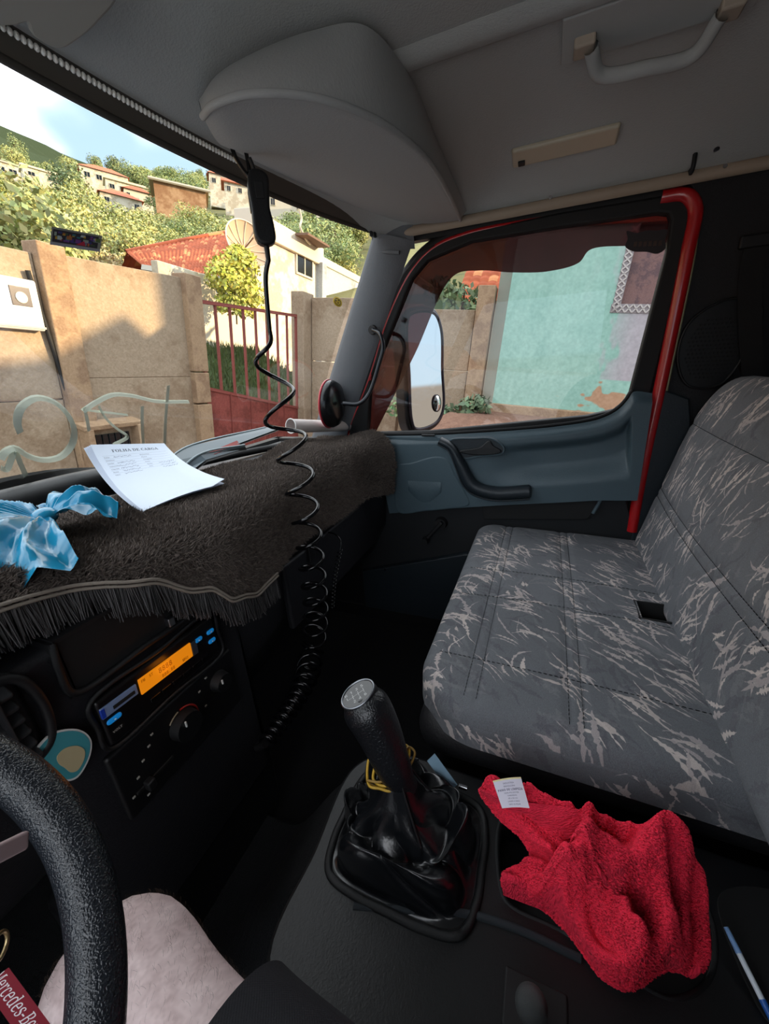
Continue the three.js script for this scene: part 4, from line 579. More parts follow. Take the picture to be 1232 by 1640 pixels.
// ---- radio
{
  const r = thing('car_radio', 'black car radio with glowing orange display and blue buttons', 'radio'); r.position.set(-0.163, 0.655, -0.567);
  part('faceplate', rbox(0.222, 0.086, 0.02, 0.006), std(0x0b0a0c, 0.35), r);
  part('trim_ring', tube(smooth2([[-0.112, 0.044], [0.112, 0.044], [0.115, -0.05], [-0.11, -0.044]].flatMap((p) => [p]), 8).length ? [[-0.114, 0.045, 0.006], [0, 0.047, 0.006], [0.114, 0.045, 0.006], [0.117, 0, 0.006], [0.116, -0.05, 0.006], [0, -0.048, 0.006], [-0.113, -0.044, 0.006], [-0.116, 0, 0.006]] : [], 0.004, 90, 6, true), M.plastic, r);
  const face = new THREE.Group(); face.name = 'front_panel'; r.add(face); face.rotation.z = -0.06;
  const disp = canvasTex(512, 128, (c, w, h) => { c.fillStyle = '#f08a10'; c.fillRect(0, 0, w, h); c.fillStyle = '#8a4200'; c.font = 'bold 30px monospace'; c.fillText('FM', 16, 36); c.fillText('ST', 88, 36); c.font = 'bold 56px monospace'; c.fillText('8888', 170, 62); c.font = 'bold 36px monospace'; c.fillText('888.88', 190, 112); c.fillText('MHz', 400, 112); });
  part('display', planar(rbox(0.1, 0.028, 0.004, 0.001, 0, 0.012, 0.0105), 0, 1), std(0x3a1c00, 0.4, { emissive: 0xffffff, emissiveIntensity: 0.75, emissiveMap: (() => { disp.repeat.set(1 / 0.1, 1 / 0.028); disp.offset.set(0.5, 0.5 - 0.012 / 0.028); return disp; })() }), face, 'orange lit display');
  part('display_end', rbox(0.012, 0.027, 0.004, 0.001, 0.057, 0.01, 0.0102), std(0x3a4048, 0.4), face);
  part('card_slot', rbox(0.055, 0.018, 0.004, 0.001, -0.082, 0.014, 0.0105), std(0x7f93b8, 0.4), face); part('slot_opening', rbox(0.034, 0.006, 0.004, 0.001, -0.076, 0.0125, 0.0118), M.seal, face); part('slot_tab', rbox(0.006, 0.016, 0.004, 0.001, -0.107, 0.014, 0.0112), std(0x1c3fb0, 0.4), face);
  const bl = std(0x0d5f94, 0.35, { emissive: 0x1273b8, emissiveIntensity: 0.55 });
  for (const [x, y, l] of [[0.068, 0.02, 0.017], [0.096, 0.019, 0.017], [0.096, -0.001, 0.017], [-0.095, -0.006, 0.022]]) { const b = part('lit_button', new THREE.CapsuleGeometry(0.0045, l - 0.009, 4, 10).rotateZ(Math.PI / 2).scale(1, 1, 0.5).translate(x, y, 0.011), bl, face, 'blue lit button'); part('mark', rbox(0.003, 0.0015, 0.002, 0.0005, x, y, 0.0135), M.white, b); }
  const tx = canvasTex(128, 48, (c) => { c.fillStyle = '#0b0a0c'; c.fillRect(0, 0, 128, 48); c.fillStyle = '#a8a49c'; c.font = 'bold 34px sans-serif'; c.fillText('VOLT', 14, 36); });
  part('badge', new THREE.PlaneGeometry(0.022, 0.008).translate(-0.093, -0.026, 0.0107), std(0xffffff, 0.5, { map: tx }), face);
  for (let i = 0; i < 6; i++) part('key', rbox(0.018, 0.007, 0.003, 0.001, -0.03 + i * 0.021, -0.024, 0.0105), M.blackGloss, face);
  const lamp = new THREE.PointLight(0xff9020, 0.004, 0.5); lamp.position.set(-0.163, 0.667, -0.548); lamp.castShadow = true; scene.add(lamp);
}
// ---- heater panel
{
  const h = thing('heater_panel', 'black heater control panel with rotary knobs under the radio', 'control panel'); h.position.set(-0.155, 0.525, -0.57);
  part('faceplate', rbox(0.26, 0.14, 0.012, 0.012), std(0x0d0d0f, 0.45), h);
  const k = part('temperature_knob', cyl(0.026, 0.029, 0.022, 32).rotateX(Math.PI / 2).translate(-0.006, 0.01, 0.014), M.plastic, h); part('pointer', rbox(0.003, 0.012, 0.003, 0.001, -0.006 - 0.008, 0.024, 0.0265), M.white, k);
  part('red_arc', new THREE.TorusGeometry(0.032, 0.0018, 6, 24, 1.9).rotateZ(-0.35).translate(-0.006, 0.01, 0.008), std(0x9a1d16, 0.5), h, 'red warm scale arc'); part('scale_arc', new THREE.TorusGeometry(0.032, 0.0014, 6, 16, 0.7).rotateZ(1.7).translate(-0.006, 0.01, 0.008), std(0x8f8470, 0.5), h);
  const k2 = part('fan_knob', cyl(0.018, 0.022, 0.02, 28).rotateX(Math.PI / 2).translate(0.085, 0.025, 0.014), M.plastic, h); part('pointer', rbox(0.003, 0.01, 0.003, 0.001, 0.078, 0.034, 0.0255), M.white, k2);
  part('slider_slot', rbox(0.07, 0.006, 0.003, 0.001, -0.075, -0.03, 0.007), M.seal, h); part('slider', rbox(0.014, 0.018, 0.014, 0.003, -0.09, -0.03, 0.012), M.plastic, h);
  for (const [x, y] of [[-0.06, 0.045], [-0.07, 0.03], [-0.085, 0.015], [-0.1, -0.005], [0.04, 0.04], [0.045, 0.0], [0.06, 0.055], [0.11, 0.0], [-0.095, -0.052], [-0.115, -0.03]]) part('symbol', rbox(0.005, 0.0035, 0.002, 0.0008, x, y, 0.0066), std(0x96938c, 0.6), h);
  const s = thing('die_cut_sticker', 'teal and cream die cut sticker beside the steering wheel', 'sticker');
  const ol = smooth2([[-0.3447, 0.6972, -0.558], [-0.3289, 0.7026, -0.558], [-0.316, 0.6968, -0.558], [-0.2987, 0.6772, -0.558], [-0.2923, 0.6496, -0.558], [-0.3032, 0.6261, -0.558], [-0.322, 0.6146, -0.558], [-0.3342, 0.6238, -0.558], [-0.3415, 0.6504, -0.558], [-0.3479, 0.6747, -0.558]].map((p) => [p[0], p[1]]), 50);
  part('border', extr(ol, 0.0015, 0).translate(0, 0, -0.5585), std(0xd8d6d2, 0.5), s);
  const cxs = ol.reduce((a, p) => a + p[0], 0) / ol.length, cys = ol.reduce((a, p) => a + p[1], 0) / ol.length, inn = ol.map(([x, y]) => [cxs + (x - cxs) * 0.92, cys + (y - cys) * 0.92]);
  part('teal_area', extr(inn, 0.001, 0).translate(0, 0, -0.5572), std(0x3f8f98, 0.5), s); part('cream_area', extr(ol.map(([x, y]) => [cxs + (x - cxs) * 0.52 + 0.003, cys + (y - cys) * 0.5 - 0.012]), 0.001, 0).translate(0, 0, -0.5562), std(0xb9ab86, 0.5), s);
}
// ---- plush dashboard cover with fringe
const coverAt = (s, t) => {
  const x = lerp(-0.9, 0.852, s), ez = edgeZ(x), ey = edgeY(x), zb = backZ(x), r = lerp(0.065, 0.032, sstep(-x, 0.0, 0.24)), zf = ez - r; let y, z;
  const T1 = 0.62, T2 = 0.8;
  if (t < T1) { const k = t / T1; z = lerp(zb, zf, k); y = topY(x, z) - 0.03 * (1 - sstep(k, 0, 0.12)); }
  else { const y0 = topY(x, zf), a = clamp((t - T1) / (T2 - T1), 0, 1) * Math.PI / 2; z = zf + r * Math.sin(a); y = y0 - r * (1 - Math.cos(a)); if (t > T2) { const k = (t - T2) / (1 - T2); y = lerp(y0 - r, Math.min(ey, y0 - r - 0.002), k); z += 0.004 * Math.sin(k * 3); } }
  const f = 0.032 * fbm(x * 3.2 + 1, z * 3.2 + y * 2, 4, 3) + 0.016 * Math.sin(x * 14 + z * 9 + 3 * fbm(x * 2, z * 2)) * sstep(x, 0.1, 0.5) + 0.006 * fbm(x * 12, z * 12 + y * 12, 1, 2);
  const up = t < T1 ? 1 : Math.cos(clamp((t - T1) / (T2 - T1), 0, 1) * Math.PI / 2), fo = 1 - up;
  const fade = 1 - sstep(t, 0.85, 1);
  return [x, y + f * up, z + f * fo * (0.35 + 0.65 * fade)];
};
{
  const c = thing('dashboard_cover', 'dark brown plush fur cover with fringe draped over the dashboard', 'dashboard cover');
  const base = surf(coverAt, 200, 90, (s, t, p) => [p[0], t * 0.6]);
  part('backing', shell(base, -0.004), std(0x332c27, 1), c);
  // pile: short tufts combed in drifting directions
  const tuft = new THREE.BufferGeometry(), tp = []; for (let i = 0; i < 3; i++) { const a = i * 2.1, w = 0.0014, dx = Math.cos(a) * w, dz = Math.sin(a) * w, ox = Math.cos(a + 1.5) * 0.0012, oz = Math.sin(a + 1.5) * 0.0012; tp.push(ox - dx, 0, oz - dz, ox + dx, 0, oz + dz, ox + 0.0045, 0.013 - i * 0.0016, oz + 0.001 * i); } tuft.setAttribute('position', new THREE.Float32BufferAttribute(tp, 3)); tuft.computeVertexNormals();
  const NT = 150000, im = new THREE.InstancedMesh(tuft, std(0xffffff, 0.85), NT), nA = base.attributes.normal, m = new THREE.Matrix4(), q = new THREE.Quaternion(), q2 = new THREE.Quaternion(), up = new THREE.Vector3(0, 1, 0), col = new THREE.Color();
  for (let i = 0; i < NT; i++) {
    const s = lerp(0.3, 0.999, rnd()), t = rnd(), p = coverAt(s, t), e = 0.004, a = coverAt(Math.min(1, s + e), t), b = coverAt(s, Math.min(1, t + e)), a0 = coverAt(s - e, t), b0 = coverAt(s, Math.max(0, t - e));
    const n = new THREE.Vector3(a[0] - a0[0], a[1] - a0[1], a[2] - a0[2]).cross(new THREE.Vector3(b[0] - b0[0], b[1] - b0[1], b[2] - b0[2])).normalize(); if (n.y + n.z < 0) n.negate();
    q.setFromUnitVectors(up, n); const dir = 2.5 * fbm(p[0] * 4, p[2] * 4 + p[1] * 4, 9, 3) + rr(-0.9, 0.9); q2.setFromEuler(new THREE.Euler(0, dir * 2.2, rr(-0.75, -0.25))); q.multiply(q2);
    const k = rr(0.7, 1.25); m.compose(new THREE.Vector3(...p), q, new THREE.Vector3(k, k, k)); im.setMatrixAt(i, m);
    const l = rr(0.06, 0.15); im.setColorAt(i, col.setRGB(l * 1.24, l * 0.98, l * 0.83));
  }
  im.name = 'pile'; im.userData = { kind: 'stuff', label: 'soft brown plush pile' }; c.add(im);
  const edge = (x, dy = 0, dz = 0) => { const s = (x + 0.9) / 1.752, p = coverAt(s, 1); return [p[0], p[1] + dy, p[2] + 0.004 + dz]; };
  for (const dy of [0.002, -0.005]) part('edge_braid', tube(Array.from({ length: 60 }, (_, i) => edge(lerp(-0.88, 0.12, i / 59), dy + 0.002, 0.009)), 0.0026, 240, 6), std(0x857b70, 0.8), c, 'pale grey stitched braid');
  const thr = new THREE.CylinderGeometry(0.0011, 0.0008, 0.05, 4).translate(0, -0.025, 0), NF = 1500, fm = new THREE.InstancedMesh(thr, std(0xffffff, 0.8), NF);
  for (let i = 0; i < NF; i++) { const x = lerp(-0.8, 0.12, i / NF), p = edge(x, -0.006, rr(0, 0.004)); const cl = 0.2 * Math.sin(x * 170); m.compose(new THREE.Vector3(...p), q.setFromEuler(new THREE.Euler(rr(-0.12, 0.05), 0, cl * 0.5 + rr(-0.1, 0.1))), new THREE.Vector3(1, rr(0.8, 1.12), 1)); fm.setMatrixAt(i, m); const l = rr(0.02, 0.075); fm.setColorAt(i, col.setRGB(l * 1.05, l * 0.98, l)); }
  fm.name = 'fringe'; fm.userData = { kind: 'stuff', label: 'hanging grey fringe threads' }; c.add(fm);
}
// ---- things on the dashboard
{
  // the sheaf of papers curling up against the glass
  const p = thing('paper_sheaf', 'white printed delivery sheets curling up against the windscreen', 'paper');
  const BL = V([-0.017, 0.876, -0.7143]), BR = V([0.153, 0.884, -0.6645]), TLm = V([0.0135, 0.9327, -0.8612]), ML = V([0.0097, 0.9, -0.8469]), MR = V([0.2493, 0.9, -0.8879]), TL = V([0.0532, 0.9885, -0.93]), TR = V([0.2308, 0.9573, -0.925]);
  const q3 = (a, b, c2, t) => a.clone().multiplyScalar((1 - t) ** 2).addScaledVector(b, 2 * t * (1 - t)).addScaledVector(c2, t * t);
  const cl = BL.clone().lerp(TL, 0.5); cl.y -= 0.03; cl.z -= 0.03; const cr = BR.clone().lerp(TR, 0.5); cr.y -= 0.026; cr.z -= 0.03;
  const sheet = (off, sh) => surf((s, t) => { const a = q3(BL, cl, TL, t), b = q3(BR, cr, TR, t), k = a.lerp(b, s); k.y += off + 0.006 * Math.sin(s * 3.1) * (1 - t) + 0.012 * (s > 0.82 ? (s - 0.82) * 5 * (1 - t) : 0) * (off > 0.004 ? 1 : 0.3); k.x += sh * (1 - s) * t; k.z += sh * 0.5; return [k.x, k.y, k.z]; }, 30, 40, (s, t) => [s, t]);
  const tex = canvasTex(1024, 1400, (c, w, h) => { c.fillStyle = '#d3dcea'; c.fillRect(0, 0, w, h); c.fillStyle = '#3c4252'; c.font = 'bold 70px serif'; c.textAlign = 'center'; c.fillText('FOLHA DE CARGA', 540, 150); c.textAlign = 'left'; c.strokeStyle = '#98a2b4'; c.lineWidth = 3; const R = (a) => hash2(a, 77); let y = 210; for (let r = 0; r < 7; r++) { c.beginPath(); c.moveTo(70, y); c.lineTo(950, y); c.stroke(); c.font = '30px sans-serif'; c.fillStyle = '#5a6274'; const words = [['Data:', 'Motorista:'], ['Destino:', 'Placa:'], ['Saida:', 'Chegada:'], ['Volumes:', 'Peso:'], ['Cliente:', 'Nota:'], ['Rota:', 'Km:'], ['Obs:', '']][r]; c.fillText(words[0], 80, y + 42); c.fillText(words[1], 540, y + 42); c.strokeStyle = '#44506e'; c.lineWidth = 4; for (const x0 of [200, 700]) { c.beginPath(); for (let i = 0; i < 26; i++) { const xx = x0 + i * 9, yy = y + 32 + (R(r * 50 + i + x0) - 0.5) * 26; i ? c.lineTo(xx, yy) : c.moveTo(xx, yy); } if (R(r + x0) > 0.3) c.stroke(); } c.strokeStyle = '#98a2b4'; c.lineWidth = 3; y += 58; } });
  part('top_sheet', sheet(0.006, 0), std(0xffffff, 0.85, { map: tex }), p); for (let i = 0; i < 4; i++) part('under_sheet', sheet(0.0045 - i * 0.0012, -0.003 * (i + 1)), std(0xd0d8e6, 0.9), p);
  // crumpled blue bag
  const b = thing('plastic_bag', 'crumpled shiny blue plastic bag on the left of the dashboard', 'bag');
  const bm = phy(0x1c86ac, 0.16, { clearcoat: 0.6, clearcoatRoughness: 0.12 });
  const kn = V([-0.164, 0.925, -0.7363]);
  // film gathered at a knot: a long crumpled body to the left, a flared end to the right
  const fan = (a0, a1, len, lift, folds, seed, flat) => surf((s, t) => { const a = lerp(a0, a1, s), L = len(s), r = 0.012 + L * t, f = Math.abs(((s * folds + 0.6 * N3(s * 5, t * 2, seed)) % 1 + 1) % 1 - 0.5) * 2, h = lift * Math.sin(Math.PI * Math.min(1, t * 1.02)) * (0.35 + 0.65 * Math.sin(Math.PI * s)), w = (f - 0.5) * 0.05 * t * (1 - 0.45 * t) + 0.012 * N3(s * 7, t * 5, seed + 2) * t; return [kn.x + r * Math.cos(a), Math.max(0.878, kn.y + h + w - flat * t), kn.z + r * Math.sin(a)]; }, 120, 46);
  part('body', fan(1.9, 5.0, (s) => 0.16 + 0.05 * Math.sin(s * 5), 0.05, 13, 1, 0.03), bm, b);
  part('tied_end', fan(-1.25, 0.95, (s) => 0.07 + 0.03 * Math.sin(s * 3.1), 0.03, 4, 5, 0.015), bm, b);
  part('knot', new THREE.IcosahedronGeometry(0.016, 2).scale(1.2, 0.9, 1).translate(kn.x, kn.y, kn.z), bm, b);
  // folders leaning by the glass
  for (const [pts, mt, lab] of [
    [[[0.1634, 0.9272, -0.86], [0.2778, 0.9449, -0.9], [0.6398, 0.9405, -0.92], [0.71, 0.9295, -0.9], [0.3446, 0.9195, -0.86], [0.1825, 0.9073, -0.84]], std(0x56646a, 0.35), 'grey glossy folder leaning on the windscreen base'],
    [[[0.1666, 0.9023, -0.83], [0.2592, 0.9299, -0.84], [0.4544, 0.9157, -0.86], [0.4574, 0.9053, -0.86], [0.2661, 0.9134, -0.83], [0.1727, 0.8952, -0.81]], std(0x6e7d86, 0.35), 'lower blue grey folder lying edge on beside the papers']]) {
    const f = thing('paper_folder', lab, 'folder'); const n = pts.length, up = []; const g = new THREE.BufferGeometry(), P = []; const A = pts.slice(0, 3), B = pts.slice(3).reverse(); for (let i = 0; i < 2; i++) { for (const t of [[A[i], A[i + 1], B[i + 1]], [A[i], B[i + 1], B[i]]]) for (const v of t) P.push(...v); } g.setAttribute('position', new THREE.Float32BufferAttribute(P, 3)); g.computeVertexNormals(); const g2 = g.clone().translate(0, -0.006, 0.002); part('cover', g, mt, f); part('back_cover', g2, M.plastic, f);
    part('spine', tube(A, 0.003, 20, 6), std(0x8a9aa0, 0.3), f);
  }
  { const f = thing('red_card', 'reddish card tucked between the folders', 'card'); part('sheet', surf((s, t) => { const a = V([0.2888, 0.923, -0.85]).lerp(V([0.4471, 0.9285, -0.88]), s), b2 = V([0.311, 0.9166, -0.84]).lerp(V([0.4465, 0.9171, -0.87]), s); a.lerp(b2, t); return [a.x, a.y + 0.002, a.z]; }, 6, 3), std(0x9c3a34, 0.6), f); part('edge_strip', bar([0.2883, 0.9214, -0.85], [0.3106, 0.915, -0.84], 0.002), M.white, f); }
  // white tube lying at the right
  const w = thing('paper_cup', 'white paper cup lying on its side by the pillar', 'cup'); const ca = V([0.6248, 0.9472, -0.8]), cb = V([0.9346, 0.8995, -0.735]), ax = cb.clone().sub(ca), L = ax.length(); w.position.copy(ca); w.quaternion.setFromUnitVectors(new THREE.Vector3(0, 1, 0), ax.normalize());
  part('cup_wall', new THREE.LatheGeometry([[0.024, 0], [0.0235, L * 0.1], [0.019, L]].map(([x, y]) => new THREE.Vector2(x, y)), 32), std(0xcfc4c0, 0.7), w); part('rolled_rim', new THREE.TorusGeometry(0.0242, 0.002, 8, 32).rotateX(Math.PI / 2), M.white, w); part('cup_base', cyl(0.0185, 0.0185, 0.002, 28, 0, L - 0.004, 0), M.white, w); part('liner', new THREE.CircleGeometry(0.0225, 28).rotateX(Math.PI / 2).translate(0, L * 0.3, 0), M.white, w);
  // round lamp-like disc on its bent arm
  const r = thing('spot_lamp', 'round black spot lamp with red rim on a bent steel arm', 'lamp'); const dc = V([0.8, 0.9997, -0.725]), ax2 = new THREE.Vector3(-0.08, 0.06, -1).normalize(), qd = new THREE.Quaternion().setFromUnitVectors(new THREE.Vector3(0, 1, 0), ax2); const pl = (g) => g.applyQuaternion(qd).translate(dc.x, dc.y, dc.z);
  const R = 0.084; part('housing', pl(new THREE.LatheGeometry([[0, -0.03], [R * 0.55, -0.028], [R * 0.9, -0.016], [R, 0], [R, 0.012], [R * 0.97, 0.016]].map(([x, y]) => new THREE.Vector2(x, y)), 48)), std(0x121316, 0.25), r); part('red_rim', pl(new THREE.TorusGeometry(R, 0.004, 8, 48).rotateX(Math.PI / 2).translate(0, 0.016, 0)), phy(0xc0283a, 0.3, { clearcoat: 0.5 }), r, 'red rim'); part('lens', pl(new THREE.SphereGeometry(R * 3, 32, 8, 0, 6.283, 0, 0.33).translate(0, -R * 2.84 + 0.016, 0)), phy(0xe8e8ea, 0.1, { clearcoat: 1 }), r);
  part('arm', tube([[0.785, 1.0025, -0.6756], [0.795, 1.0003, -0.6183], [0.805, 1.0285, -0.5838], [0.82, 1.1331, -0.5399], [0.825, 1.1816, -0.525], [0.835, 1.2217, -0.5379], [0.862, 1.2395, -0.5735]], 0.0075, 80, 10), std(0x23252a, 0.16, { metalness: 0.4 }), r, 'glossy bent arm'); part('arm_foot', cyl(0.014, 0.016, 0.012, 20).rotateZ(Math.PI / 2).translate(...[0.872, 1.2406, -0.5801]), M.black, r); for (const [u, x] of [[0.012, 0], [0.03, 0.004]]) part('screw', pl(cyl(0.004, 0.004, 0.004, 10, u, -0.03, 0.0)), M.steel, r);
}
// ---- hand microphone and its coiled lead
{
  const k = thing('microphone_clip', 'black hanging clip on the overhead shelf holding the microphone', 'clip');
  const a = V([0.245, 1.5326, -0.5618]), t = V([0.25, 1.4658, -0.5471]);
  part('plate', rbox(0.05, 0.008, 0.03, 0.003, a.x, a.y + 0.004, a.z), M.black, k); part('loop', tube([[a.x - 0.004, a.y, a.z - 0.01], [a.x - 0.002, (a.y + t.y) / 2, a.z - 0.006], [t.x, t.y, t.z], [a.x + 0.008, (a.y + t.y) / 2 + 0.01, a.z + 0.012], [a.x + 0.004, a.y, a.z + 0.012]], 0.004, 50, 8), M.blackGloss, k);
  const m = thing('hand_microphone', 'black hand microphone hanging upside down before the windscreen', 'microphone');
  const c = V([0.25, 1.412, -0.531]);
  const body = smooth2([[-0.018, -0.058], [0.018, -0.058], [0.02, -0.03], [0.015, 0.0], [0.019, 0.03], [0.021, 0.055], [0.008, 0.062], [-0.012, 0.06], [-0.02, 0.045], [-0.02, 0.0]], 60);
  const turn = -0.85; const put = (g) => g.scale(0.7, 0.86, 0.7).rotateY(turn).translate(c.x, c.y, c.z);
  part('body', put(extr(body, 0.02, 0.007, [], 4).translate(0, 0, -0.01)), M.plastic, m); part('talk_key', put(rbox(0.008, 0.04, 0.018, 0.003, -0.026, 0.012, 0)), M.blackGloss, m); part('grille', put(rbox(0.022, 0.03, 0.003, 0.001, 0, 0.03, 0.019)), M.seal, m);
  part('strain_relief', put(cyl(0.008, 0.0065, 0.04, 16, 0, -0.078, 0)), M.black, m); part('top_hook', put(tube([[0.0, 0.058, 0], [-0.006, 0.075, 0], [-0.012, 0.09, 0]], 0.005, 12, 8)), M.black, m);
  // lead: smooth at the top, stretched turns, then tight coils swinging to the stack
  const axis = curve([[c.x, c.y - 0.082, c.z], [0.25, 1.3049, -0.5424], [0.25, 1.2029, -0.5533], [0.25, 1.0899, -0.562], [0.25, 0.9501, -0.5392], [0.25, 0.8277, -0.529], [0.25, 0.6749, -0.5281], [0.25, 0.4912, -0.5386], [0.24, 0.3769, -0.5607], [0.1428, 0.3758, -0.52], [0.0694, 0.3685, -0.51], [-0.0356, 0.3551, -0.515]]);
  const P = []; let ph = 1.6; const n = 900, L = axis.getLength(); for (let i = 0; i <= n; i++) { const s = i / n, p = axis.getPointAt(s), g = axis.getTangentAt(s), u = new THREE.Vector3(1, 0, 0.3).addScaledVector(g, -new THREE.Vector3(1, 0, 0.3).dot(g)).normalize(), w = new THREE.Vector3().crossVectors(g, u); const amp = lerp(0.04, 0.031, sstep(s, 0.2, 0.55)) * sstep(s, 0.1, 0.17) * (1 - 0.5 * sstep(s, 0.8, 1)), pitch = lerp(lerp(0.14, 0.085, sstep(s, 0.15, 0.32)), 0.05, sstep(s, 0.32, 0.65)); ph += (L / n) / lerp(pitch, 0.018, sstep(s, 0.72, 0.95)) * 6.2832; P.push(p.addScaledVector(u, amp * Math.cos(ph)).addScaledVector(w, amp * Math.sin(ph))); }
  const lead = new THREE.CatmullRomCurve3(P); lead.arcLengthDivisions = 3000;
  const ld = thing('coiled_lead', 'black coiled microphone lead stretching from microphone to the dashboard', 'cable'); part('cord', new THREE.TubeGeometry(lead, 2600, 0.0048, 8), std(0x0c0c0e, 0.12), ld); part('plug', rod([-0.0356, 0.3551, -0.515], [-0.0373, 0.3354, -0.54], 0.009), M.black, ld);
  const P2 = []; for (let i = 0; i <= 400; i++) { const s = i / 400, p = V([0.42, 0.6098, -0.5395]).lerp(V([0.4, 0.403, -0.5809]), s), a2 = s * 6.283 * 16; p.x += 0.006 * Math.cos(a2); p.z += 0.006 * Math.sin(a2) - 0.02 * Math.sin(Math.PI * s) * 0.3; P2.push(p); }
  const l2 = thing('coiled_lead', 'thin second coiled lead hanging under the dashboard by the door', 'cable'); part('cord', new THREE.TubeGeometry(new THREE.CatmullRomCurve3(P2), 700, 0.002, 6), std(0x0c0c0e, 0.15), l2); part('top_wire', tube([[0.42, 0.6098, -0.5395], [0.43, 0.6343, -0.5399], [0.44, 0.6483, -0.5608], [0.45, 0.6489, -0.5924]], 0.002, 20, 6), M.blackGloss, l2);
}

// ---------------------------------------------------------------- bench seat
function fabricTex(seed, angle) {
  let st = seed; const R = () => { st = (Math.imul(st, 1664525) + 1013904223) >>> 0; return st / 4294967296; };
  return canvasTex(2048, 2048, (c, w, h) => {
    c.fillStyle = '#66686c'; c.fillRect(0, 0, w, h);
    const stroke = (x, y, a, L, wd, col) => { c.fillStyle = col; c.beginPath(); const n = 24, up = [], dn = []; let px = x, py = y, aa = a; const bend = (R() - 0.5) * 0.11; for (let i = 0; i <= n; i++) { const f = Math.sin(Math.PI * Math.min(1, (i + 0.5) / n * 1.02)), ww = wd * f * (0.2 + 1.5 * R()); up.push([px - Math.sin(aa) * ww, py + Math.cos(aa) * ww]); dn.push([px + Math.sin(aa) * ww, py - Math.cos(aa) * ww]); px += Math.cos(aa) * L / n; py += Math.sin(aa) * L / n; aa += bend * 0.8 + (R() - 0.5) * 0.42; } [...up, ...dn.reverse()].forEach(([q, r], i) => (i ? c.lineTo(q, r) : c.moveTo(q, r))); c.fill(); };
    for (let i = 0; i < 900; i++) stroke(R() * w, R() * h, angle + (R() - 0.5) * 1.2, 60 + R() * 160, 3 + R() * 12, ['rgba(84,84,90,0.5)', 'rgba(96,96,102,0.6)', 'rgba(128,126,128,0.35)'][Math.floor(R() * 3)]);
    const sheaf = (cx, cy) => { const n = 6 + R() * 8, a0 = angle + (R() - 0.5) * 0.35, fan = (R() - 0.5) * 0.9, wd0 = 1.6 + R() * 1.5; for (let k = 0; k < n; k++) { const o = (k / n - 0.5) * (130 + R() * 60), al = (R() - 0.5) * 120, L = (36 + R() * 220), x = cx - Math.sin(a0) * o + Math.cos(a0) * al, y = cy + Math.cos(a0) * o + Math.sin(a0) * al; stroke(x - Math.cos(a0) * L / 2, y - Math.sin(a0) * L / 2, a0 + fan * (k / n - 0.5), L, wd0 * (1.0 + R() * 2.9), ['#b5aaa5', '#ada3a0', '#bfb4ae', '#9f9796'][Math.floor(R() * 4)]); } };
    for (let j = 0; j < 9; j++) for (let i = 0; i < 9; i++) if (R() > 0.1) sheaf((i + 0.5 + (R() - 0.5) * 0.7 + (j & 1) * 0.5) * w / 9, (j + 0.5 + (R() - 0.5) * 0.7) * h / 9);
    const im = c.getImageData(0, 0, w, h), d = im.data; for (let y = 0; y < h; y++) for (let x = 0; x < w; x++) { const k = (y * w + x) * 4, v = (((x + y * 2) % 6 < 3 ? 7 : -7) + (((x * 2 - y) % 10 < 3) ? -6 : 4) + (hash2(x, y) - 0.5) * 26); d[k] += v; d[k + 1] += v; d[k + 2] += v; } c.putImageData(im, 0, 0);
  });
}
const fabA = fabricTex(11, 0.85), fabB = fabricTex(29, 1.25); for (const t of [fabA, fabB]) { t.wrapS = t.wrapT = THREE.RepeatWrapping; t.repeat.set(1.05, 1.05); }
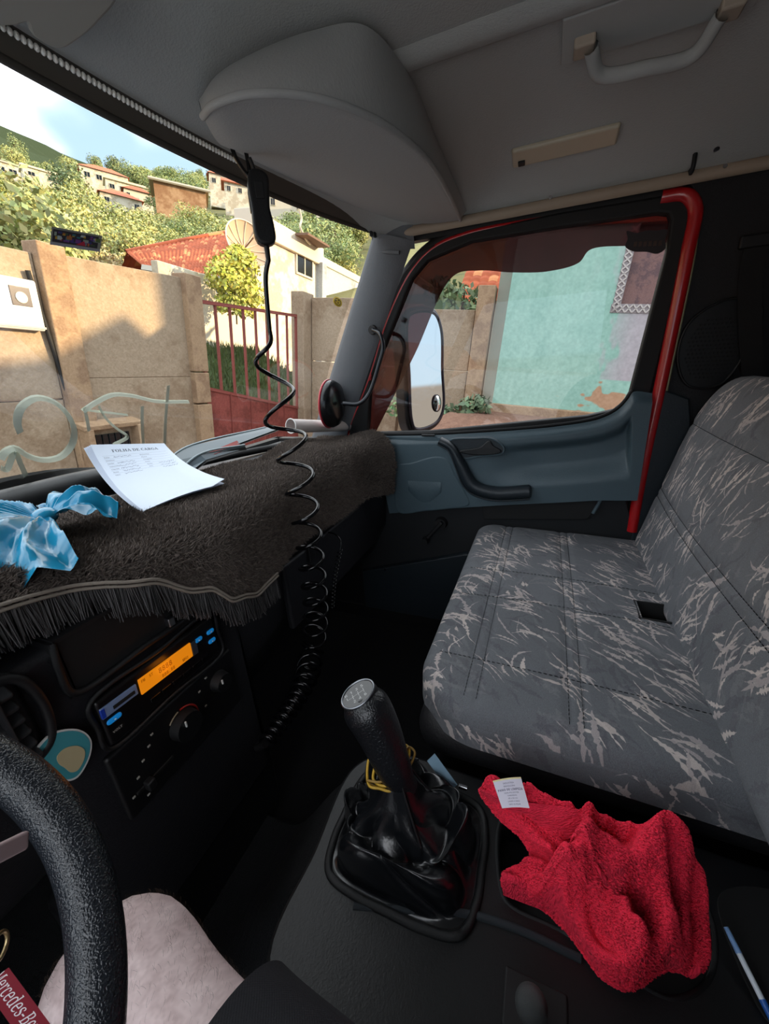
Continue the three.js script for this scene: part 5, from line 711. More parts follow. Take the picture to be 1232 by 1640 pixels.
// padded slab: u across [0, W], v along [0, L]; rounded outline radii by corner; height field out of the plane; notch left open
function padded(W, L, radii, crown, drop, seams, notch, cell = 0.0062) {
  const nx = Math.ceil(W / cell), ny = Math.ceil(L / cell), ext = 7, P = [], U = [], I = [], idx = new Map(), soft = 0.045;
  const sd = (x, y) => { const left = x < W / 2, low = y < L / 2, r = radii[(low ? 0 : 2) + (left ? 0 : 1)], qx = Math.abs(x - W / 2) - W / 2 + r, qy = Math.abs(y - L / 2) - L / 2 + r; return Math.min(Math.max(qx, qy), 0) + Math.hypot(Math.max(qx, 0), Math.max(qy, 0)) - r; };
  const cols = nx + 2 * ext + 1; let k = 0;
  for (let j = -ext; j <= ny + ext; j++) for (let i = -ext; i <= nx + ext; i++) {
    let x = i * W / nx, y = j * L / ny, d = sd(x, y), z;
    const u = x, v = y;
    if (d > 0) { const e = 1e-4, gx = (sd(x + e, y) - sd(x - e, y)) / (2 * e), gy = (sd(x, y + e) - sd(x, y - e)) / (2 * e); x -= gx * d; y -= gy * d; z = -soft * 0.75 - Math.min(drop, d / (ext * cell) * drop); }
    else { const q = clamp(-d / soft, 0, 1); z = -soft * 0.75 * (1 - Math.sqrt(Math.max(0, 1 - (1 - q) ** 2))); z += crown * (1 - ((x - W / 2) / (W / 2)) ** 2) * (1 - ((y - L / 2) / (L / 2)) ** 2); for (const s of seams) { const q2 = s[0] === 'u' ? y - s[1] : x - s[1]; z -= 0.0035 * Math.exp(-((q2 / 0.0075) ** 2)); } z += 0.0025 * fbm(x * 9, y * 9, 3, 2); }
    P.push(x, y, z); U.push(u, v); k++;
  }
  for (let j = 0; j < ny + 2 * ext; j++) for (let i = 0; i < nx + 2 * ext; i++) { const a = j * cols + i, x = (i - ext + 0.5) * W / nx, y = (j - ext + 0.5) * L / ny; if (notch && x > notch[0] && x < notch[1] && y > notch[2] && y < notch[3]) continue; I.push(a, a + 1, a + cols + 1, a, a + cols + 1, a + cols); }
  const g = new THREE.BufferGeometry(); g.setAttribute('position', new THREE.Float32BufferAttribute(P, 3)); g.setAttribute('uv', new THREE.Float32BufferAttribute(U, 2)); g.setIndex(I); g.computeVertexNormals();
  const ix = g.index.array; for (let t = 0; t < ix.length; t += 3) { const b = ix[t + 1]; ix[t + 1] = ix[t + 2]; ix[t + 2] = b; }   // the slab's frame is mirrored when it is laid down
  return g;
}
function stitches(list, m4) { const out = []; for (const [a, b] of list) { const A = V(a), B = V(b), n = Math.floor(A.distanceTo(B) / 0.008); for (let i = 0; i < n; i++) out.push(bar(A.clone().lerp(B, (i + 0.2) / n), A.clone().lerp(B, (i + 0.8) / n), 0.0009, 0.0009)); } const g = join(out); g.applyMatrix4(m4); return g; }
{
  const s = thing('bench_seat', 'grey passenger bench seat in streaked patterned fabric', 'seat');
  const X0 = 0.012, X1 = 0.89, Z0 = -0.195, Z1 = 0.44, W = X1 - X0, L = Z1 - Z0, fm = std(0xffffff, 0.95, { map: fabA, bumpMap: rep(weaveT, 14), bumpScale: 0.0006 }), fb = std(0xffffff, 0.95, { map: fabB, bumpMap: rep(weaveT, 14), bumpScale: 0.0006 });
  const cm = new THREE.Matrix4().makeBasis(new THREE.Vector3(1, 0, 0), new THREE.Vector3(0, -0.03, 1).normalize(), new THREE.Vector3(0, 1, 0.03).normalize()).setPosition(X0, 0.556, Z0);
  const seams = [['u', 0.1], ['u', 0.122], ['u', 0.275], ['u', 0.297], ['v', 0.13], ['v', 0.36], ['v', 0.5]];
  const cushion = part('cushion', padded(W, L, [0.13, 0.07, 0.05, 0.05], 0.014, 0.05, seams, [0.375, 0.445, 0.435, 0.52]).applyMatrix4(cm), fm, s);
  const zc = (x, y) => 0.014 * (1 - ((x - W / 2) / (W / 2)) ** 2) * (1 - ((y - L / 2) / (L / 2)) ** 2) - 0.0008;
  const poly = (a, b) => { const o = []; for (let i = 0; i < 12; i++) { const p = [lerp(a[0], b[0], i / 12), lerp(a[1], b[1], i / 12)], q = [lerp(a[0], b[0], (i + 1) / 12), lerp(a[1], b[1], (i + 1) / 12)]; o.push([[...p, zc(...p)], [...q, zc(...q)]]); } return o; };
  part('stitching', stitches([...[0.1, 0.122, 0.275, 0.297].flatMap((y) => poly([0.03, y], [W - 0.03, y])), ...[0.13, 0.36, 0.5].flatMap((x) => poly([x, 0.03], [x, L - 0.03]))], cm), std(0x4c4e52, 0.9), cushion);
  part('cushion_side', boxUV(rbox(W - 0.012, 0.11, L - 0.014, 0.06, X0 + W / 2, 0.44, Z0 + L / 2, 6)), std(0x101013, 0.6, { bumpMap: rep(leatherT, 4), bumpScale: 0.0006 }), s, 'black vinyl side of the cushion');
  part('buckle_well', [box(0.08, 0.004, 0.1, X0 + 0.41, 0.49, 0.285), box(0.004, 0.07, 0.1, X0 + 0.374, 0.52, 0.285), box(0.004, 0.07, 0.1, X0 + 0.446, 0.52, 0.285), box(0.08, 0.07, 0.004, X0 + 0.41, 0.52, 0.238)], M.seal, s);
  part('seat_base', boxUV(rbox(W - 0.1, 0.38, L - 0.08, 0.02, X0 + W / 2 + 0.01, 0.2, Z0 + L / 2)), M.black, s);
  const bl = 0.56, lean = 0.222, BX0 = -0.15, BW = 1.03;
  const bm = new THREE.Matrix4().makeBasis(new THREE.Vector3(1, 0, 0), new THREE.Vector3(0, Math.cos(lean), Math.sin(lean)), new THREE.Vector3(0, Math.sin(lean), -Math.cos(lean))).setPosition(BX0, 0.51, 0.298);
  const bseam = [['u', 0.2], ['u', 0.225], ['u', 0.42]];
  const back = part('backrest', padded(BW, bl, [0.05, 0.05, 0.12, 0.16], 0.03, 0.09, bseam).applyMatrix4(new THREE.Matrix4().makeScale(1, 1, 1)).applyMatrix4(bm), fb, s);
  const zb = (x, y) => 0.03 * (1 - ((x - BW / 2) / (BW / 2)) ** 2) * (1 - ((y - bl / 2) / (bl / 2)) ** 2) - 0.0005; const polyB = (y) => { const o = []; for (let i = 0; i < 16; i++) { const a = lerp(0.05, BW - 0.05, i / 16), b = lerp(0.05, BW - 0.05, (i + 1) / 16); o.push([[a, y, zb(a, y)], [b, y, zb(b, y)]]); } return o; };
  part('stitching', stitches([0.2, 0.225, 0.42].flatMap(polyB), bm), std(0x77767a, 0.9), back);
  part('back_shell', boxUV(rbox(BW - 0.02, bl - 0.02, 0.06, 0.028, BW / 2, bl / 2, -0.12)).applyMatrix4(bm), M.black, s);
  const bt = thing('seat_belt', 'black seat belt webbing hanging behind the backrest', 'seat belt');
  part('webbing', ribbon([[0.885, 1.371, 0.4574], [0.885, 1.3091, 0.4519], [0.885, 1.166, 0.4781], [0.885, 0.977, 0.5325]], 0.048, [1, 0, 0], 30), std(0x0c0c0e, 0.8), bt); part('guide_loop', rbox(0.012, 0.03, 0.075, 0.005, ...[0.888, 1.3555, 0.4536]), M.black, bt);
  const br = thing('seat_latch', 'small bluish steel latch at the front corner of the bench', 'latch'); part('plate', bar([-0.0302, 0.47, -0.1377], [-0.0505, 0.44, -0.0931], 0.018, 0.004), std(0x6f8a9c, 0.3, { metalness: 0.8 }), br); part('pin', rod([-0.0499, 0.45, -0.0837], [-0.0495, 0.45, -0.0701], 0.004), M.chrome, br);
}
// ---------------------------------------------------------------- centre console, gear lever
{
  const c = thing('centre_console', 'black moulded console between the seats with open tray', 'console');
  const out = smooth2([[-0.335, -0.262], [-0.2, -0.276], [-0.06, -0.276], [-0.015, -0.22], [-0.008, 0.0], [-0.006, 0.3], [-0.02, 0.44], [-0.2, 0.46], [-0.34, 0.44], [-0.345, 0.1]], 80);
  const hole = [[-0.0564, 0.418, -0.0094], [-0.1562, 0.418, -0.002], [-0.1662, 0.418, 0.0097], [-0.17, 0.418, 0.0755], [-0.1827, 0.418, 0.1343], [-0.1883, 0.418, 0.1903], [-0.1489, 0.418, 0.2398], [-0.0765, 0.418, 0.2543], [-0.0566, 0.418, 0.209], [-0.0534, 0.418, 0.0784]].map((p) => [p[0], -p[2]]);
  const hs = smooth2(hole, 60);
  part('top_plate', planar(extr(out.map(([x, z]) => [x, -z]), 0.012, 0.005, [hs]).rotateX(-Math.PI / 2).translate(0, 0.403, 0), 0, 2), M.plastic, c);
  part('body', boxUV(extr(out.map(([x, z]) => [x * 0.99, -z * 0.99]), 0.05, 0).rotateX(-Math.PI / 2).translate(0, 0.0, 0)), M.black, c);
  const wallR = (pts, y0, y1, k) => surf((s, t) => { const i = s * (pts.length - 1), a = Math.floor(i), b = Math.min(pts.length - 1, a + 1), f = i - a; return [lerp(pts[a][0], pts[b][0], f) * lerp(1, k, t), lerp(y0, y1, t), lerp(pts[a][1], pts[b][1], f)]; }, 90, 8, (s, t, p) => [p[2], p[1]]);
  part('side_skirt', wallR(out, 0.41, 0.02, 1.02), M.plastic, c);
  part('tray_wall', wallR(hs.map(([x, y]) => [x, -y]), 0.412, 0.355, 1.0), M.plastic, c);
  part('tray_floor', extr(hs, 0.004).rotateX(-Math.PI / 2).translate(0, 0.352, 0), M.black, c);
  part('tray_rim', tube(hs.slice(0, -1).map(([x, y]) => [x, 0.417, -y]), 0.004, 120, 8, true), M.plastic, c);
  part('edge_bead', tube([[-0.2417, 0.418, -0.1921], [-0.2075, 0.42, -0.0814], [-0.1933, 0.42, -0.0333], [-0.1876, 0.42, 0.0302], [-0.1892, 0.42, 0.096]], 0.005, 60, 8), M.doorDark, c);
  part('lower_ledge', boxUV(rbox(0.07, 0.1, 0.5, 0.03, -0.335, 0.33, 0.12)), M.doorDark, c);
  part('pen_pocket', planar(extr(smooth2([[-0.0644, 0.42, 0.2711], [-0.034, 0.42, 0.315], [-0.0337, 0.42, 0.3547], [-0.1418, 0.42, 0.3164], [-0.1726, 0.42, 0.2853], [-0.1273, 0.42, 0.2703]].map((p) => [p[0], -p[2]]), 40), 0.002, 0.001).rotateX(-Math.PI / 2).translate(0, 0.4185, 0), 0, 2), M.seal, c);
  const cv = thing('engine_cover_mat', 'black worn mat over the engine hump left of the gear lever', 'mat');
  part('mat_sheet', shell(surf((s, t) => { const z = lerp(-0.62, 0.2, t), x = lerp(-0.305, -0.02, s); const y = t < 0.45 ? 0.05 + 0.28 * sstep(t, 0.12, 0.42) * sstep(s, 0, 0.4) : 0.05 + 0.28 * sstep(s, -0.1, 0.25); return [x, y + 0.006 * fbm(x * 14, z * 14), z]; }, 30, 40, (s, t, p) => [p[0], p[2]]), 0.004), M.carpet, cv);
  part('frayed_edge', tube([[-0.1634, 0.4, -0.271], [-0.2072, 0.4, -0.2657], [-0.2367, 0.4, -0.2678], [-0.2676, 0.4, -0.2662], [-0.2922, 0.4, -0.2621], [-0.3074, 0.4, -0.2597]], 0.0016, 60, 5), std(0x5d6166, 0.6), cv, 'pale frayed edge');
  for (const [a, b] of [[[-0.1686, 0.401, -0.2704], [-0.1884, 0.401, -0.2685]], [[-0.2322, 0.401, -0.2671], [-0.2409, 0.401, -0.265]]]) part('fray_thread', tube([a, [(a[0] + b[0]) / 2 + 0.004, a[1] + 0.002, (a[2] + b[2]) / 2], b], 0.002, 10, 5), std(0x8a9096, 0.5), cv);
  // boot
  const g = thing('gear_lever', 'black gear lever with grained knob and leather boot', 'gear lever');
  const cb = [-0.138, 0.42, -0.145], nk = V([-0.1268, 0.548, -0.1644]), boot = phy(0x0e1013, 0.26, { clearcoat: 0.4, clearcoatRoughness: 0.25, bumpMap: rep(leatherT, 3), bumpScale: 0.0003 });
  const sq = (a, hx, hz) => { const c2 = Math.cos(a), s2 = Math.sin(a), k = 1 / Math.pow(Math.pow(Math.abs(c2), 5) + Math.pow(Math.abs(s2), 5), 0.2); return [c2 * k * hx, s2 * k * hz]; };
  part('boot', surf((s, t) => {
    const a = s * 6.2832, [bx, bz] = sq(a, 0.086, 0.106), k = Math.pow(t, 0.62), ang = a + 0.5 * Math.sin(3 * t + a);
    const f1 = Math.pow(Math.abs(Math.sin(ang * 2.5 + 2.2 * t + 0.6 * N3(s * 4, t * 3))), 0.7), f2 = Math.pow(Math.abs(Math.sin(ang * 4 - 3.4 * t + 1.3 + N3(s * 6, t * 4, 3))), 0.8), bulge = Math.sin(Math.PI * Math.min(1, t * 1.35)) * (1 - t);
    let rx = lerp(bx, 0.019 * Math.cos(a), k), rz = lerp(bz, 0.019 * Math.sin(a), k); const w = 1 + bulge * (0.42 * (f1 - 0.5) + 0.28 * (f2 - 0.5)) + 0.16 * bulge;
    const roll = 0.05 * sstep(t, 0.0, 0.22) * (1 - sstep(t, 0.22, 0.4)) * (0.35 + 0.65 * f1);
    const cx = lerp(cb[0], nk.x, k), cz = lerp(cb[2], nk.z, k);
    return [cx + rx * w, lerp(cb[1], nk.y, Math.pow(t, 1.15)) + roll - 0.02 * bulge * (1 - f2), cz + rz * w];
  }, 220, 70, (s, t) => [s * 0.7, t * 0.25]), boot, g, 'glossy black leather boot with deep folds');
  const bf = smooth2(Array.from({ length: 16 }, (_, i) => sq(i / 16 * 6.2832, 0.093, 0.113)), 50); part('boot_frame', tube(bf.slice(0, -1).map(([x, z]) => [cb[0] + x, 0.421, cb[2] + z]), 0.006, 100, 8, true), M.plastic, g);
  for (const a of [0.8, 2.4, 5.4]) part('boot_seam', tube(Array.from({ length: 8 }, (_, i) => { const t = lerp(0.45, 0.97, i / 7), k = Math.pow(t, 0.62), [bx, bz] = sq(a, 0.086, 0.106); return [lerp(cb[0], nk.x, k) + lerp(bx, 0.0205 * Math.cos(a), k), lerp(cb[1], nk.y, Math.pow(t, 1.15)) + 0.004, lerp(cb[2], nk.z, k) + lerp(bz, 0.0205 * Math.sin(a), k)]; }), 0.0015, 30, 5), M.black, g);
  // knob
  const kt = V([-0.1137, 0.668, -0.2223]), km = nk.clone().lerp(kt, 0.55).add(new THREE.Vector3(0.004, 0.004, 0)), ax = new THREE.CatmullRomCurve3([nk.clone().add(new THREE.Vector3(0.002, -0.03, 0.012)), nk, km, kt]);
  const rad = (s) => lerp(0.02, 0.0345, sstep(s, 0.05, 0.85));
  const kn = part('knob', surf((s, t) => { const u = t < 0.9 ? t / 0.9 * 0.93 : 0.93 + (t - 0.9) / 0.1 * 0.07, p = ax.getPoint(u), d = ax.getTangent(u), e1 = new THREE.Vector3(0, 0, 1).cross(d).normalize(), e2 = d.clone().cross(e1), a = s * 6.2832; let r = rad(Math.min(u, 0.88)); if (u > 0.8) r *= Math.pow(Math.max(0, 1 - ((u - 0.8) / 0.2) ** 3), 0.5); const q = p.addScaledVector(e1, Math.cos(a) * r).addScaledVector(e2, Math.sin(a) * r * 1.06); return [q.x, q.y, q.z]; }, 48, 60, (s, t) => [s * 0.18, t * 0.16]), std(0x121316, 0.33, { bumpMap: rep(leatherT, 9), bumpScale: 0.0009 }), g);
  const nrm = ax.getTangent(1).add(new THREE.Vector3(-0.3, 0.25, 0.1)).normalize(), tc = kt.clone().addScaledVector(nrm, -0.004), qq = new THREE.Quaternion().setFromUnitVectors(new THREE.Vector3(0, 0, 1), nrm), spin = new THREE.Quaternion().setFromAxisAngle(new THREE.Vector3(0, 0, 1), -0.55);
  const ptex = canvasTex(256, 256, (c2) => { c2.fillStyle = '#0c0c0f'; c2.fillRect(0, 0, 256, 256); c2.strokeStyle = c2.fillStyle = '#8c8c8a'; c2.lineWidth = 5; c2.font = 'bold 40px sans-serif'; c2.textAlign = 'center'; ['1', '3', '5'].forEach((s, i) => { c2.fillText(s, 88 + i * 44, 88); }); ['2', '4', '6'].forEach((s, i) => { c2.fillText(s, 88 + i * 44, 194); }); c2.fillText('R', 44, 88); c2.beginPath(); c2.moveTo(44, 128); c2.lineTo(176, 128); for (let i = 0; i < 3; i++) { c2.moveTo(88 + i * 44, 100); c2.lineTo(88 + i * 44, 156); } c2.moveTo(44, 128); c2.lineTo(44, 100); c2.stroke(); });
  const cap = new THREE.Group(); cap.name = 'shift_plate'; g.add(cap); cap.position.copy(tc); cap.quaternion.copy(qq).multiply(spin);
  part('plate', new THREE.CircleGeometry(0.0265, 40).scale(1, 0.82, 1).translate(0, 0, 0.0062), std(0xffffff, 0.12, { map: ptex }), cap, 'glossy shift pattern plate'); part('plate_ring', new THREE.TorusGeometry(0.0265, 0.0018, 8, 48).scale(1, 0.82, 1).translate(0, 0, 0.006), M.steel, cap);
  part('plate_rim', new THREE.CylinderGeometry(0.0266, 0.029, 0.012, 40, 1, true).rotateX(Math.PI / 2).scale(1, 0.82, 1).translate(0, 0, 0.002), M.plastic, cap);
  const rb = thing('rubber_band', 'yellow rubber bands looped around the gear lever neck', 'rubber band'); const ym = std(0xb08a24, 0.45);
  const B = (u, v, y, dx = 0) => [u, v, y];
  part('loop', tube([[-0.151, 0.535, -0.1981], [-0.1397, 0.54, -0.2068], [-0.1225, 0.552, -0.2092], [-0.1247, 0.548, -0.2001], [-0.1436, 0.54, -0.1947], [-0.1478, 0.543, -0.1727], [-0.1299, 0.55, -0.1573], [-0.0989, 0.558, -0.1556], [-0.0907, 0.562, -0.1643], [-0.0924, 0.56, -0.1546], [-0.1177, 0.55, -0.1516], [-0.1362, 0.538, -0.1556], [-0.1478, 0.536, -0.1652], [-0.1494, 0.535, -0.1825]], 0.0022, 160, 6, true), ym, rb);
  part('second_loop', tube([[-0.1472, 0.538, -0.2036], [-0.1476, 0.544, -0.1867], [-0.143, 0.55, -0.1722], [-0.1212, 0.556, -0.1601], [-0.0922, 0.562, -0.1556], [-0.0926, 0.556, -0.1454], [-0.1106, 0.545, -0.1481], [-0.1365, 0.53, -0.1559], [-0.1442, 0.53, -0.1779], [-0.1481, 0.534, -0.1974]], 0.0018, 140, 6, true), std(0x8a6a2a, 0.5), rb);
  const kb = thing('console_knob', 'grey oval knob on the console at the bottom edge', 'knob'); const kp = [-0.2619, 0.45, 0.0386]; part('grip', new THREE.SphereGeometry(0.019, 28, 20).scale(0.9, 1.25, 0.9).rotateZ(0.3).translate(kp[0], kp[1] + 0.004, kp[2]), std(0x3d3f3f, 0.6, { bumpMap: rep(T.fine, 3), bumpScale: 0.0008 }), kb); part('stem', rod([kp[0] + 0.004, 0.41, kp[2] + 0.006], [kp[0], kp[1] + 0.004, kp[2]], 0.008), M.black, kb); part('base_slot', rbox(0.05, 0.008, 0.07, 0.003, kp[0] + 0.01, 0.419, kp[2] + 0.006), M.seal, kb);
}
// ---- red towel
{
  const w = thing('red_towel', 'crumpled red terry cloth towel lying in the console tray', 'towel');
  const O = [[-0.0847, 0.508, -0.0477], [-0.0724, 0.5, -0.0174], [-0.0858, 0.515, 0.027], [-0.0801, 0.525, 0.0914], [-0.0808, 0.522, 0.1444], [-0.0802, 0.515, 0.1776], [-0.0816, 0.5, 0.2121], [-0.0864, 0.47, 0.2402], [-0.1136, 0.445, 0.2399], [-0.1496, 0.424, 0.2324], [-0.1682, 0.424, 0.1883], [-0.2015, 0.424, 0.1445], [-0.2004, 0.424, 0.1163], [-0.1746, 0.424, 0.0836], [-0.1571, 0.424, 0.0459], [-0.1574, 0.428, 0.0001], [-0.1465, 0.445, -0.0035], [-0.1235, 0.46, 0.0308], [-0.1147, 0.475, 0.021], [-0.1041, 0.495, -0.0208]];
  const oc = new THREE.CatmullRomCurve3(O.map(V), true, 'centripetal'), ctr = V([-0.1575, 0.515, 0.1246]);
  const rid = (x, y, k) => { const n = N3(x, y, k); return 1 - Math.abs(n) * 2.4; };
  const lines = [
    [0.030, 0.017, [[-0.0886, 0.5, -0.0413], [-0.0863, 0.5, 0.0281], [-0.075, 0.5, 0.0944], [-0.0787, 0.5, 0.1552], [-0.0905, 0.5, 0.2052]]], [0.020, 0.010, [[-0.0641, 0.5, 0.1032], [-0.1006, 0.5, 0.0943], [-0.1367, 0.5, 0.0877]]],
    [0.030, 0.018, [[-0.1529, 0.5, 0.0717], [-0.1302, 0.5, 0.1054], [-0.1299, 0.5, 0.1404], [-0.1127, 0.5, 0.169]]], [0.028, 0.013, [[-0.1136, 0.5, 0.1702], [-0.1362, 0.5, 0.18], [-0.1679, 0.5, 0.166], [-0.1865, 0.5, 0.1383]]], [0.022, 0.011, [[-0.0865, 0.5, 0.1823], [-0.1041, 0.48, 0.2055], [-0.138, 0.47, 0.2036], [-0.1669, 0.45, 0.1805]]],
    [0.024, 0.012, [[-0.0879, 0.48, 0.2274], [-0.1191, 0.45, 0.231], [-0.1564, 0.44, 0.2202]]], [0.022, 0.011, [[-0.1518, 0.46, 0.0568], [-0.182, 0.45, 0.0932], [-0.2026, 0.44, 0.132]]], [0.018, 0.009, [[-0.1454, 0.47, 0.0786], [-0.1734, 0.46, 0.1119], [-0.1971, 0.44, 0.1466]]], [0.02, 0.01, [[-0.1704, 0.48, 0.1276], [-0.1842, 0.46, 0.1445], [-0.1951, 0.44, 0.1519]]], [-0.03, 0.011, [[-0.146, 0.48, 0.1442], [-0.158, 0.48, 0.1534], [-0.1698, 0.48, 0.1451]]], [-0.02, 0.008, [[-0.0902, 0.5, 0.0895], [-0.1314, 0.5, 0.0724], [-0.145, 0.48, 0.0551]]], [-0.018, 0.007, [[-0.1068, 0.5, 0.1889], [-0.1272, 0.48, 0.1955], [-0.1495, 0.46, 0.1926]]], [-0.016, 0.007, [[-0.0988, 0.48, 0.2199], [-0.1414, 0.46, 0.2144], [-0.1614, 0.44, 0.2068]]], [-0.016, 0.006, [[-0.1577, 0.48, 0.095], [-0.1791, 0.46, 0.1127], [-0.1931, 0.45, 0.1319]]], [0.014, 0.008, [[-0.1347, 0.47, 0.0281], [-0.1395, 0.47, 0.056], [-0.1566, 0.46, 0.0718]]]].map(([h, w2, pts]) => [h, w2, curve(pts).getPoints(14)]);
  const toLine = (x, z, pts) => { let m = 1e9; for (let i = 0; i + 1 < pts.length; i++) { const a = pts[i], b = pts[i + 1], dx = b.x - a.x, dz = b.z - a.z, t = clamp(((x - a.x) * dx + (z - a.z) * dz) / (dx * dx + dz * dz), 0, 1); m = Math.min(m, Math.hypot(x - a.x - dx * t, z - a.z - dz * t)); } return m; };
  const tow = (s, t) => {
    const o = oc.getPoint(s), p = ctr.clone().lerp(o, Math.pow(t, 0.85)); const x = p.x * 11, z = p.z * 11, wx = x + 0.7 * N3(x * 0.8, z * 0.8, 1), wz = z + 0.7 * N3(x * 0.8, z * 0.8, 9);
    let h = 0.012 * rid(wx * 1.9, wz * 1.3 + 5, 4); for (const [a, w2, pts] of lines) { const d = toLine(p.x, p.z, pts); if (d < 0.05) h += 1.6 * a * Math.exp(-((d / w2) ** 2)); } const env = sstep(t, 0, 0.12) * (1 - sstep(t, 0.86, 1));
    p.y += (h - 0.01) * env; p.x += 0.012 * N3(x * 1.2, z * 1.2, 20) * env; p.z += 0.012 * N3(x * 1.2, z * 1.2, 30) * env; return [p.x, Math.max(p.y, 0.421), p.z];
  };
  const body = surf(tow, 260, 110, (s, t) => [s * 0.9, t * 0.25]);
  const cloth = std(0xe02040, 0.95, { bumpMap: rep(greyTex(layers(256, [[40, 1], [70, 1]], 400), 256), 10, 8), bumpScale: 0.0035 });
  part('cloth', shell(body, 0.003), cloth, w);
  // terry loops
  const nub = new THREE.IcosahedronGeometry(0.0011, 0).scale(0.8, 1.25, 1.6), NN = 26000, im = new THREE.InstancedMesh(nub, std(0xffffff, 0.95), NN), m = new THREE.Matrix4(), q = new THREE.Quaternion(), col = new THREE.Color();
  for (let i = 0; i < NN; i++) { const s = rnd(), t = Math.sqrt(rnd()) * 0.99, p = tow(s, t), a = tow(s + 0.002, t), b = tow(s, Math.min(1, t + 0.004)); const n = V(a).sub(V(p)).cross(V(b).sub(V(p))).normalize(); if (n.y < 0) n.negate(); q.setFromUnitVectors(new THREE.Vector3(0, 1, 0), n); const k = rr(0.75, 1.25); m.compose(V(p).addScaledVector(n, 0.0008), q, new THREE.Vector3(k, k, k)); im.setMatrixAt(i, m); const l = rr(0.75, 1.2); im.setColorAt(i, col.setRGB(0.72 * l, 0.016 * l, 0.05 * l)); }
  im.name = 'terry_loops'; im.userData = { kind: 'stuff', label: 'red terry loops' }; w.add(im);
  // folded back corner with the wash label
  const fl = curve([[-0.0887, 0.512, -0.0453], [-0.0989, 0.505, -0.0236], [-0.1051, 0.505, 0.0285], [-0.1128, 0.505, 0.0686]]), fu = curve([[-0.0966, 0.53, -0.0428], [-0.1001, 0.535, 0.0096], [-0.0919, 0.545, 0.0808], [-0.0905, 0.54, 0.1262]]);
  part('turned_edge', shell(surf((s, t) => { const p = fl.getPoint(s).lerp(fu.getPoint(s), t); p.y += 0.006 * Math.sin(Math.PI * t); p.x -= 0.006 * Math.sin(Math.PI * t); return [p.x, p.y, p.z]; }, 60, 16, (s, t) => [s * 0.2, t * 0.05]), 0.003), cloth, w);
  part('left_corner', shell(surf((s, t) => { const a = V([-0.1505, 0.45, -0.0033]).lerp(V([-0.1485, 0.455, 0.0495]), s), b = V([-0.1598, 0.43, 0.0003]).lerp(V([-0.1584, 0.43, 0.0501]), s); a.lerp(b, t); a.y += 0.014 * Math.sin(Math.PI * t) * (0.6 + 0.4 * Math.sin(s * 5)); return [a.x, a.y, a.z]; }, 24, 16, (s, t) => [s * 0.08, t * 0.05]), 0.004), cloth, w);
  const tag = canvasTex(256, 256, (c) => { c.fillStyle = '#dcd8e4'; c.fillRect(0, 0, 256, 256); c.fillStyle = '#e6dca4'; c.fillRect(0, 0, 256, 14); c.fillStyle = '#5b5870'; c.textAlign = 'center'; c.font = '20px sans-serif'; c.fillText('INDUSTRIA', 128, 50); c.fillText('BRASILEIRA', 128, 76); c.font = 'bold 26px sans-serif'; c.fillText('PANO DE LIMPEZA', 128, 108); c.font = '18px sans-serif'; c.fillText('100% POLIESTER', 128, 134); c.fillText('TAMANHO', 128, 158); c.fillText('40 x 60 cm', 128, 182); c.fillText('LAVAR A MAO', 128, 208); c.fillText('NAO ALVEJAR', 128, 234); });
  const tq = [[-0.1189, 0.585, -0.0253], [-0.1012, 0.585, 0.0098], [-0.1187, 0.555, 0.0239], [-0.1296, 0.553, -0.0104]];
  part('wash_label', surf((s, t) => { const a = V(tq[0]).lerp(V(tq[1]), s), b = V(tq[3]).lerp(V(tq[2]), s); a.lerp(b, 1 - t); a.y += 0.002 * Math.sin(s * 3); return [a.x, a.y, a.z]; }, 8, 8), std(0xffffff, 0.8, { map: tag }), w, 'white printed wash label');
  const pn = thing('ballpoint_pen', 'clear and blue ballpoint pen leaning in the console pocket', 'pen'); const a = V([-0.1086, 0.445, 0.2602]), b = V([-0.1787, 0.425, 0.2876]), L = (k) => a.clone().lerp(b, k);
  part('barrel', rod(L(0.28), L(0.72), 0.0032), phy(0xdfe8f2, 0.15, { clearcoat: 0.6 }), pn); part('end_plug', rod(L(0), L(0.28), 0.0028, 0.0034), std(0x7fa6d8, 0.3), pn); part('grip', rod(L(0.72), L(1), 0.0036, 0.0036), std(0x2a62b8, 0.3), pn); part('refill', rod(L(0.3), L(0.7), 0.0012), std(0x20304a, 0.4), pn); part('tip', rod(L(1), L(1.05), 0.0034, 0.0008), M.steel, pn);
  const cp = thing('pen_cap', 'small bright blue pen cap beside the towel', 'pen cap'); const c0 = V([-0.0674, 0.475, 0.2213]), c1 = V([-0.0665, 0.472, 0.2277]); part('cap_body', rod(c0, c1, 0.0045, 0.0045), std(0x1d4fd0, 0.35), cp); part('cap_clip', bar(c0.clone().add(new THREE.Vector3(0, 0.005, 0)), c1.clone().add(new THREE.Vector3(0, 0.005, 0)), 0.002), std(0x1d4fd0, 0.35), cp);
}
